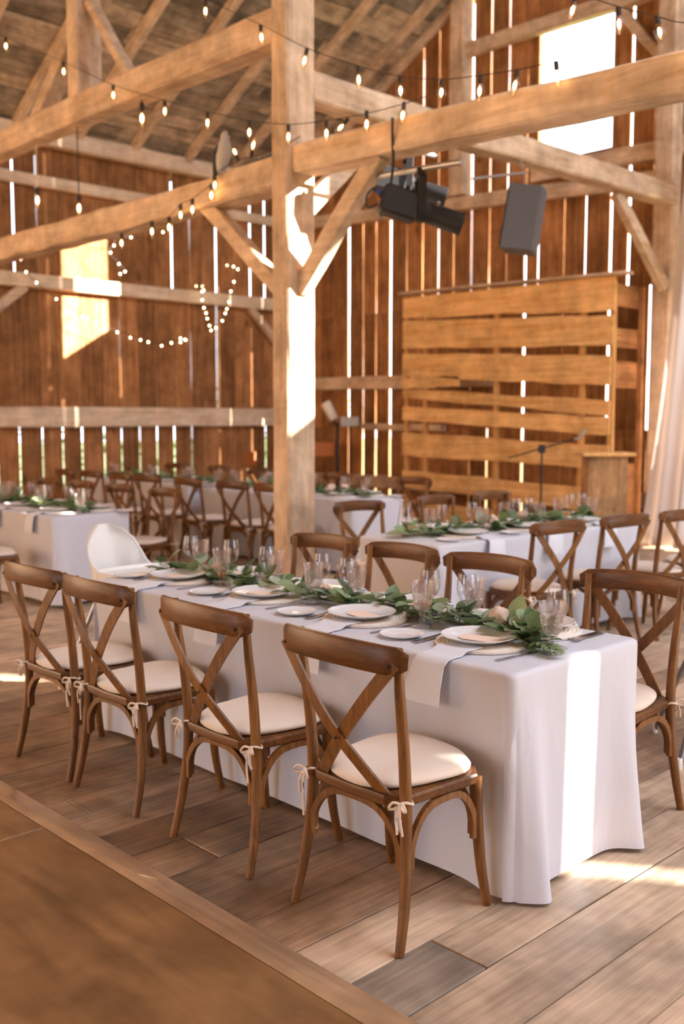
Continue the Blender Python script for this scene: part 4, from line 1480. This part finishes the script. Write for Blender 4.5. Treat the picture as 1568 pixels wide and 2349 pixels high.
garland('leafy garland on the farther table along the eave wall', [(7.26, 9.8, Z), (7.28, 10.6, Z), (7.24, 11.4, Z), (7.26, 12.1, Z)], 220,
        [(.2, .02, .03, WHITE, 1.4), (.6, -.02, .03, WHITE, 1.3), (.8, .02, .03, CARN, 1.3)], as_parts=False, seed=9, sprig=False, scale=1.35, width=.13)

# ================================================================== STAGE END
# ---- pallet wall of horizontal boards in front of the gable
pw_ = thing('pallet_wall', 'tall crate-like wall of rough horizontal boards with gaps, before the gable', 'pallet wall', (10.95, 8.3, 0))
PX = 10.95


def pboard(ya, yb, za0, za1, zb0, zb1, name='board', x=0.0, t=.028, seed=0, mat='pallet'):
    """board from ya (z za0..za1) to yb (z zb0..zb1), edges wavy"""
    r = random.Random(seed)
    n = 9
    rings = []
    for i in range(n + 1):
        u = i / n
        yv = ya + (yb - ya) * u - 8.3
        j0, j1 = (r.uniform(-.014, .014), r.uniform(-.014, .014)) if 0 < i < n else (0, 0)
        z0 = za0 + (zb0 - za0) * u + j0
        z1 = za1 + (zb1 - za1) * u + j1
        rings.append([(x, yv, z0), (x, yv, z1), (x + t, yv, z1), (x + t, yv, z0)])
    return MB().loft(rings, True, True).build(name, M[mat], pw_)


for i, bd in enumerate(((10.09, 6.58, 3.04, 3.33, 2.89, 3.30), (10.09, 6.60, 2.60, 3.00, 2.46, 2.83), (10.09, 6.62, 2.18, 2.53, 1.98, 2.34), (10.09, 9.02, 2.01, 2.16, 2.02, 2.16),
                        (10.09, 6.62, 1.88, 2.00, 1.60, 1.79), (10.09, 6.62, 1.55, 1.75, 1.36, 1.59), (10.09, 6.62, 1.03, 1.36, .94, 1.24), (10.09, 6.72, .56, .80, .40, .70), (10.09, 6.72, .08, .36, .02, .26))):
    pboard(*bd, seed=i + 60)
for i, yv in enumerate((10.05, 9.68, 8.40, 7.05, 6.63)):
    MB().bbox(.03, .09, yv - 8.3 - .035, yv - 8.3 + .035, 0, 3.36 if i < 2 else 3.26, .004).build('stud', M['pallet_Z'], pw_)
MB().beam((.05, 10.14 - 8.3, 3.40), (.05, 6.42 - 8.3, 3.33), .2, .035, rough=.004, seed=77).build('cap', M['timber_Y'], pw_)
for i, (z0, z1) in enumerate(((2.95, 3.22), (2.45, 2.68), (1.95, 2.28), (.2, 1.0))):
    MB().bbox(.10, .66, 6.60 - 8.3, 6.63 - 8.3, z0, z1, .004).build('side_board', M['board_X'], pw_)
MB().bbox(.60, .66, 6.53 - 8.3, 6.60 - 8.3, 0, 3.22, .004).build('stud', M['board_Z'], pw_)

# ---- podium
pd = thing('podium', 'rough wooden podium with slab top before the pallet wall', 'podium', (9.72, 5.92, 0), R(-43.9))
MB().bbox(-.215, .215, -.16, .16, 0, 1.16, .006).build('body', M['podium'], pd)
MB().bbox(-.29, .29, -.21, .21, 1.16, 1.20, .006).build('top_slab', M['pallet'], pd)

# ---- microphone stand with boom
ms = thing('microphone_stand', 'thin black microphone boom stand beside the podium', 'microphone stand', (9.0, 6.25, 0), R(-43.9))
MB().lathe([(.001, 0), (.12, 0), (.125, .008), (.11, .016), (.02, .022), (.001, .022)], 24, cap0=True, cap1=True).build('base', M['blackmetal'], ms, 40)
MB().tube([(0, 0, .02), (0, 0, 1.22)], .011, 8, ref=(1, 0, 0)).build('pole', M['blackmetal'], ms, 50)
MB().bbox(-.035, .035, -.03, .03, 1.20, 1.29, .008).build('clutch', M['black'], ms)
MB().tube([(-.36, .0, 1.145), (0, -.01, 1.25), (.36, 0, 1.35)], .008, 8).build('boom', M['blackmetal'], ms, 50)
MB().tube([(.35, 0, 1.348), (.40, 0, 1.36), (.44, 0, 1.42), (.455, 0, 1.45)], [.012, .013, .02, .022], 10).build('microphone', M['pipe'], ms, 50)

# ---- curtain beside the gable post
m = MB()
rings = []
N, K = 60, 22
for i in range(K + 1):
    u = i / K                                  # 0 at the floor, 1 at the top
    z = .03 + 4.9 * u
    left = 6.26 - .50 * u ** .8
    right = 3.95 + .15 * u
    ring = []
    for j in range(N + 1):
        v = j / N
        yv = left + (right - left) * v
        amp = .075 * (1 - .45 * u)
        x = 11.12 + amp * math.sin(v * 46 + .6 * math.sin(u * 3)) + .03 * math.sin(v * 19 + u * 4) - .05 * (1 - u)
        ring.append((x, yv, z))
    rings.append(ring)
m.loft(rings, closed=False)
cu = m.build('curtain', M['curtain'], None, 80)
sol = cu.modifiers.new('thickness', 'SOLIDIFY')
sol.thickness = .004
tag(cu, 'pale sheer curtain gathered beside the gable post', 'curtain')

# ---- pipe with two stage spotlights
pp = MB().tube([(5.50, 5.32, 3.375), (5.50, 4.52, 3.335)], .022, 12, ref=(1, 0, 0)).build('lighting_pipe', M['pipe'], None, 50)
tag(pp, 'grey metal pipe fixed under the beam for the stage lights', 'pipe')


def spotlight(loc, rz, tilt, label):
    """barrel points to local +x"""
    t = thing('stage_spotlight', label, 'spotlight', loc, rz, 'black stage spotlights')
    MB().bbox(-.03, .03, -.035, .035, -.02, .05, .006).build('clamp', M['blackmetal'], t)
    for s in (-1, 1):
        MB().bbox(-.028, .028, s * .105 - .005, s * .105 + .005, -.27, -.02, .002).build('yoke_arm', M['blackmetal'], t)
    MB().bbox(-.03, .03, -.11, .11, -.035, -.02, .003).build('yoke_bar', M['blackmetal'], t)
    c = Vector((0, 0, -.25))
    mt = Matrix.Translation(c) @ Matrix.Rotation(tilt, 4, 'Y')

    def put(mb, nm, mat, sm=40):
        mb.v = [tuple(mt @ Vector(p)) for p in mb.v]
        return mb.build(nm, mat, t, sm)
    b = MB()
    b.bbox(-.30, -.02, -.095, .095, -.10, .10, .02)
    put(b, 'housing', M['black'])
    b = MB()
    N = 20
    rings = []
    for x, rr in ((-.02, .085), (.02, .088), (.03, .074), (.14, .072), (.15, .079), (.29, .079), (.30, .084), (.315, .084), (.315, .072), (.29, .07)):
        rings.append([(x, rr * math.cos(2 * PI * j / N), rr * math.sin(2 * PI * j / N)) for j in range(N)])
    b.loft(rings, True, True)
    put(b, 'barrel', M['black'])
    put(MB().loft([[(x, .068 * math.cos(2 * PI * j / N), .068 * math.sin(2 * PI * j / N)) for j in range(N)] for x in (.291, .295)], True, True), 'lens', M['glass'])
    put(MB().tube([(.1, -.07, .06), (.1, -.095, .075)], .012, 8), 'focus_knob', M['pipe'])
    put(MB().tube(cr([(-.30, 0, 0), (-.36, .02, .06), (-.40, .0, -.02), (-.37, -.03, -.10), (-.31, -.02, -.05)], 5), .008, 6), 'power_cable', M['cord'])
    put(MB().bbox(-.345, -.295, -.02, .02, .02, .05, .004), 'connector', M['blue'])
    return t


spotlight((5.50, 4.90, 3.31), R(-40), R(17), 'black stage spotlight on the pipe under the beam, nearer of the pair')
spotlight((6.02, 5.50, 3.66), R(-40), R(16), 'black stage spotlight half hidden behind the other under the beam')
pp2 = MB().tube([(5.62, 5.50, 3.705), (6.35, 5.50, 3.705)], .02, 12, ref=(0, 1, 0)).build('lighting_pipe', M['pipe'], None, 50)
tag(pp2, 'short pipe behind the beam holding the half hidden spotlight', 'pipe')
cb = MB().tube(cr([(5.33, 5.02, 3.70), (5.34, 5.03, 3.60), (5.40, 5.08, 3.40), (5.44, 5.16, 3.20), (5.40, 5.20, 3.05)], 6), .011, 6).build('power_cable', M['cord'], None, 50)
tag(cb, 'black cable hanging over the beam down to the spotlight', 'cable')

# ---- hanging loudspeaker
ls = thing('loudspeaker', 'dark grey loudspeaker hung from the long plate beam', 'loudspeaker', (8.42, 6.10, 3.55), 0)
ls.rotation_euler = Euler((R(0), R(9), R(-62)), 'XYZ')
b = MB()
prof = [(-.17, -.20), (.14, -.20), (.16, -.12), (.16, .12), (.14, .20), (-.17, .20)]
rings = [[(x * k, y * k, z) for x, y in prof] for z, k in ((-.315, .97), (-.305, 1), (.305, 1), (.315, .97))]
b.loft(rings, True, True)
b.build('cabinet', M['greybox'], ls)
MB().bbox(-.188, -.171, -.195, .195, -.30, .30, .005).build('grille', M['grille'], ls)
MB().bbox(-.03, .03, -.03, .03, .315, .345, .005).build('bracket', M['blackmetal'], ls)
sp = MB().tube([(8.42, 6.10, 3.89), (8.42, 6.16, 4.15)], .007, 6).build('speaker_hanger', M['pipe'])
tag(sp, 'thin metal hanger above the loudspeaker', 'hanger')
sp = MB().tube([(7.70, 6.20, 3.86), (8.46, 6.12, 4.03)], .014, 8).build('speaker_pole', M['pipe'], None, 50)
tag(sp, 'slim metal pole beside the loudspeaker top', 'pole')

# ---- lamp stand, cabinet and crate near the corner
t = thing('lamp_stand', 'white tilted lamp head on a dark stand by the gable', 'lamp', (11.25, 11.80, 0), R(-44))
for k in range(3):
    a = k * 2 * PI / 3 + .4
    MB().tube([(0, 0, .5), (math.cos(a) * .3, math.sin(a) * .3, .012)], .012, 8).build('leg', M['blackmetal'], t)
MB().tube([(0, 0, .3), (0, 0, 1.5)], .03, 10, ref=(1, 0, 0)).build('pole', M['black'], t, 50)
b = MB()
c = Vector((-.13, 0, 1.70))
d = Vector((-.45, 0, .9)).normalized()
b.tube([c - d * .17, c - d * .15, c + d * .13, c + d * .15], [.05, .075, .085, .07], 14, ref=(0, 1, 0))
b.build('lamp_head', M['lampwhite'], t, 50)
MB().tube([(-.05, 0, 1.52), (0, 0, 1.47)], .03, 8, ref=(0, 1, 0)).build('joint', M['blackmetal'], t)
t = thing('monitor_box', 'small grey box on the dark stand beside the lamp', 'box', (11.32, 11.58, 1.0), R(-50))
MB().bbox(-.15, .15, -.06, .06, .44, .60, .01).build('body', M['pipe'], t)
MB().tube([(0, 0, -1.0), (0, 0, .44)], .02, 8, ref=(1, 0, 0)).build('pole', M['blackmetal'], t)
t = thing('side_table', 'small brown wooden table in the corner behind the tall post', 'table', (11.25, 12.25, 0), R(-44))
MB().bbox(-.35, .35, -.25, .25, .95, 1.18, .01).build('top_box', M['orange'], t)
for sx in (-1, 1):
    for sy in (-1, 1):
        MB().bbox(sx * .31 - .035, sx * .31 + .035, sy * .21 - .035, sy * .21 + .035, 0, .95, .005).build('leg', M['orange'], t)
o = MB().bbox(10.77, 11.07, YW - .04, YW - .004, .75, .99, .008).build('wall_plaque', M['orange'])
tag(o, 'small square orange wooden plaque low on the eave wall', 'plaque')

# ---- bird figure on the beam
t = thing('bird_figure', 'grey and white bird of prey figure perched on the rough beam', 'bird figure', (5.44, 7.14, 3.685), R(-75))
rings = []
N = 16
spine = [(-.035, .0, .018), (-.030, .03, .04), (-.02, .09, .058), (-.004, .16, .072), (.008, .22, .072), (.012, .262, .055), (.014, .285, .040), (.018, .305, .040), (.022, .33, .042), (.022, .352, .032), (.02, .366, .012)]
for x, z, rr in spine:
    rings.append([(x + rr * .95 * math.cos(2 * PI * j / N), rr * math.sin(2 * PI * j / N) * .95, z) for j in range(N)])
MB().loft(rings, True, True).build('body', M['birdlight'], t, 60)
for s in (-1, 1):
    rg = []
    for (x, z, w, th) in ((-.02, .24, .02, .012), (-.045, .18, .045, .018), (-.06, .10, .040, .014), (-.075, .0, .02, .01), (-.09, -.05, .006, .006)):
        rg.append([(x - w, s * .05 * (1 if z > .1 else .55), z), (x, s * (.062 if z > .1 else .045) + s * th, z), (x + w, s * .055 * (1 if z > .1 else .6), z), (x, s * .03, z)])
    MB().loft(rg, True, True).build('wing', M['birddark'], t, 50)
MB().loft([[(x - h, -w, z), (x - h, w, z), (x + h, w, z + .01), (x + h, -w, z + .01)] for x, z, w, h in ((-.05, .08, .02, .012), (-.10, -.07, .026, .008))], True, True).build('tail', M['birddark'], t)
MB().tube([(.055, 0, .338), (.072, 0, .334), (.078, 0, .322)], [.011, .008, .002], 8, ref=(0, 1, 0)).build('beak', M['birddark'], t, 50)
for s in (-1, 1):
    MB().tube([(-.01, s * .025, .045), (.0, s * .028, .02), (.02, s * .028, .006)], [.014, .010, .008], 8, ref=(0, 1, 0)).build('foot', M['birdlight'], t, 50)
t = thing('power_strip', 'small dark power strip lying on the rough beam beside the post', 'power strip', (5.42, 6.53, 3.69), R(90))
MB().bbox(-.12, .12, -.02, .02, 0, .035, .005).build('body', M['black'], t)
for k in range(3):
    MB().bbox(-.09 + k * .07, -.05 + k * .07, -.022, .022, .03, .042, .003).build('socket', M['blue'] if k == 0 else M['pipe'], t)

# ================================================================== STRING LIGHTS
SOCK = MB().lathe([(.001, 0), (.010, 0), (.0125, -.006), (.0125, -.034), (.011, -.040), (.001, -.040)], 12, cap0=True, cap1=True).mesh('socket', M['cord'], 40)
BULB = MB().lathe([(.010, -.036), (.014, -.044), (.0225, -.062), (.0255, -.078), (.0225, -.098), (.012, -.118), (.004, -.128), (.0005, -.130)], 16, cap1=True).mesh('bulb', M['bulbglass'], 70)
FILA = MB().lathe([(.0005, -.052), (.008, -.064), (.008, -.086), (.0005, -.098)], 5).mesh('filament', M['glow'], 70)


def bulb_at(parent, p, rot=(0, 0, 0), s=1.0):
    b = link('bulb', BULB, parent, p, rot)
    b.scale = (s * 1.25, s * 1.25, s * 1.25)
    link('socket', SOCK, b)
    link('filament', FILA, b)
    return b


def string_lights(label, path, bulbs, rots=None, rad=.0034):
    t = thing('string_light', label, 'string light', (0, 0, 0), 0, 'warm string lights')
    MB().tube(cr(path, 6), rad, 6).build('cord', M['cord'], t, 50)
    r = random.Random(len(path))
    for i, p in enumerate(bulbs):
        ro_ = rots[i] if rots else (r.uniform(-.25, .25), r.uniform(-.25, .25), 0)
        bulb_at(t, p, ro_)
    return t


s1 = [(5.2, 10.83, 5.80), (5.2, 10.70, 5.72), (5.2, 9.45, 5.15), (5.2, 8.52, 4.71), (5.2, 7.67, 4.38), (5.2, 7.04, 4.15), (5.2, 6.48, 3.96), (5.2, 6.0, 3.83), (5.2, 5.57, 3.77), (5.24, 5.23, 3.75), (5.3, 4.90, 3.76), (5.34, 4.72, 3.78)]
string_lights('string of warm bulbs running down from the upper beam to the stage light beam', s1, s1[1:9] + [(5.26, 5.40, 3.76), (5.25, 5.2, 3.77), (5.30, 4.88, 3.77)], [(0, 0, 0)] * 8 + [(R(60), 0, 0), (0, 0, 0), (0, R(10), 0)])
s2 = [(5.2, 7.4, 5.28), (5.2, 7.05, 5.06), (5.2, 6.33, 4.66), (5.2, 5.78, 4.34), (5.2, 5.24, 4.08), (5.2, 4.83, 3.91), (5.2, 4.45, 3.80), (5.2, 4.13, 3.75), (5.24, 3.87, 3.73), (5.3, 3.63, 3.735)]
string_lights('string of warm bulbs sagging past the tall post to the stage light beam', s2, s2[1:])
s3 = [(5.2, 3.9, 4.25), (5.2, 3.43, 4.04), (5.2, 3.15, 3.89), (5.2, 2.91, 3.77), (5.2, 2.70, 3.68), (5.2, 2.2, 3.6)]
string_lights('string of bulbs before the gable window', s3, s3[1:5])
s4 = [(5.34, 6.02, 3.77), (5.33, 6.32, 3.72), (5.32, 6.61, 3.72), (5.32, 6.78, 3.72), (5.30, 7.08, 3.66), (5.29, 7.12, 3.58), (5.29, 7.40, 3.50), (5.29, 7.58, 3.48), (5.3, 7.78, 3.40), (5.3, 8.06, 3.40), (5.3, 8.59, 3.36)]
string_lights('string of warm bulbs wound along the rough beam under the bird', s4, s4[1:], [(PI, 0, 0), (R(200), 0, 0), (R(150), 0, 0)] + [(0, 0, 0)] * 7)

# pendants hanging from the upper beam
for (yv, z, lab) in ((10.58, 4.02, 'bare bulb hanging on a long pale cord, farthest along the upper beam'), (9.67, 3.80, 'bare bulb hanging on a long cord below the short strut'), (8.44, 4.46, 'bare bulb on a short cord under the upper beam')):
    t = thing('pendant_bulb', lab, 'pendant light', (5.46, yv, z), 0, 'pendant bulbs')
    MB().tube([(0, 0, 4.61 - z), (0, 0, .12)], .006, 6, ref=(1, 0, 0)).build('cord', M['tie'] if yv > 10 else M['cord'], t)
    b = bulb_at(t, (0, 0, .12), (0, 0, 0), 1.5)

# fairy lights on the eave wall
FB = MB().lathe([(.0005, .012), (.008, .009), (.012, 0), (.009, -.009), (.0005, -.014)], 8).mesh('fairy_bulb', M['fairy'], 70)


def fairy(label, path, n, seed):
    t = thing('fairy_light_string', label, 'fairy lights', (0, 0, 0), 0, 'fairy lights on the eave wall')
    path = [(path[0][0] - .03, 13.695 if path[0][1] > 13 else path[0][1], path[0][2] + .04)] + list(path) + [(path[-1][0] + .03, 13.695, path[-1][2] + .04)]
    P = cr(path, 10)
    MB().tube(P, .005, 5).build('cord', M['cord'], t)
    r = random.Random(seed)
    for i in range(n):
        p = P[int((i + .5) / n * (len(P) - 1))]
        link('bulb', FB, t, p + Vector((r.uniform(-.02, .02), -.02, r.uniform(-.05, .0))))
    return t


YF = 13.36
fairy('swag of tiny warm lights on the eave wall below the sun patch', [(7.6, YF, 3.08), (7.89, YF, 2.95), (8.34, YF, 2.85), (8.72, YF, 2.75), (9.15, YF, 2.79), (9.4, YF, 2.86)], 15, 1)
fairy('loop of tiny warm lights hanging from the eave wall girt', [(10.42, YF, 4.1), (10.30, YF, 3.75), (10.22, YF, 3.45), (10.12, YF, 3.24), (9.92, YF, 3.05), (9.82, YF, 3.16), (9.76, YF, 3.36), (9.70, YF, 3.58), (9.72, YF, 3.7)], 20, 2)
fairy('trail of tiny lights falling from the rough beam towards the eave wall', [(5.5, 12.6, 3.72), (6.29, 12.9, 3.8), (6.57, 13.2, 3.72), (6.76, YF, 3.56), (7.12, YF, 3.31), (7.6, YF, 3.08)], 9, 3)
fairy('bunch of tiny lights beside the sun patch on the eave wall', [(8.05, YF, 4.45), (8.12, YF, 4.2), (8.02, YF, 4.05), (8.2, YF, 3.9), (8.28, YF, 3.8)], 7, 4)
fairy('sparse strand of lights from the rough beam across the upper eave wall', [(8.1, YF, 4.3), (8.7, YF, 4.35), (9.2, YF, 4.6), (9.6, YF, 4.85)], 5, 5)
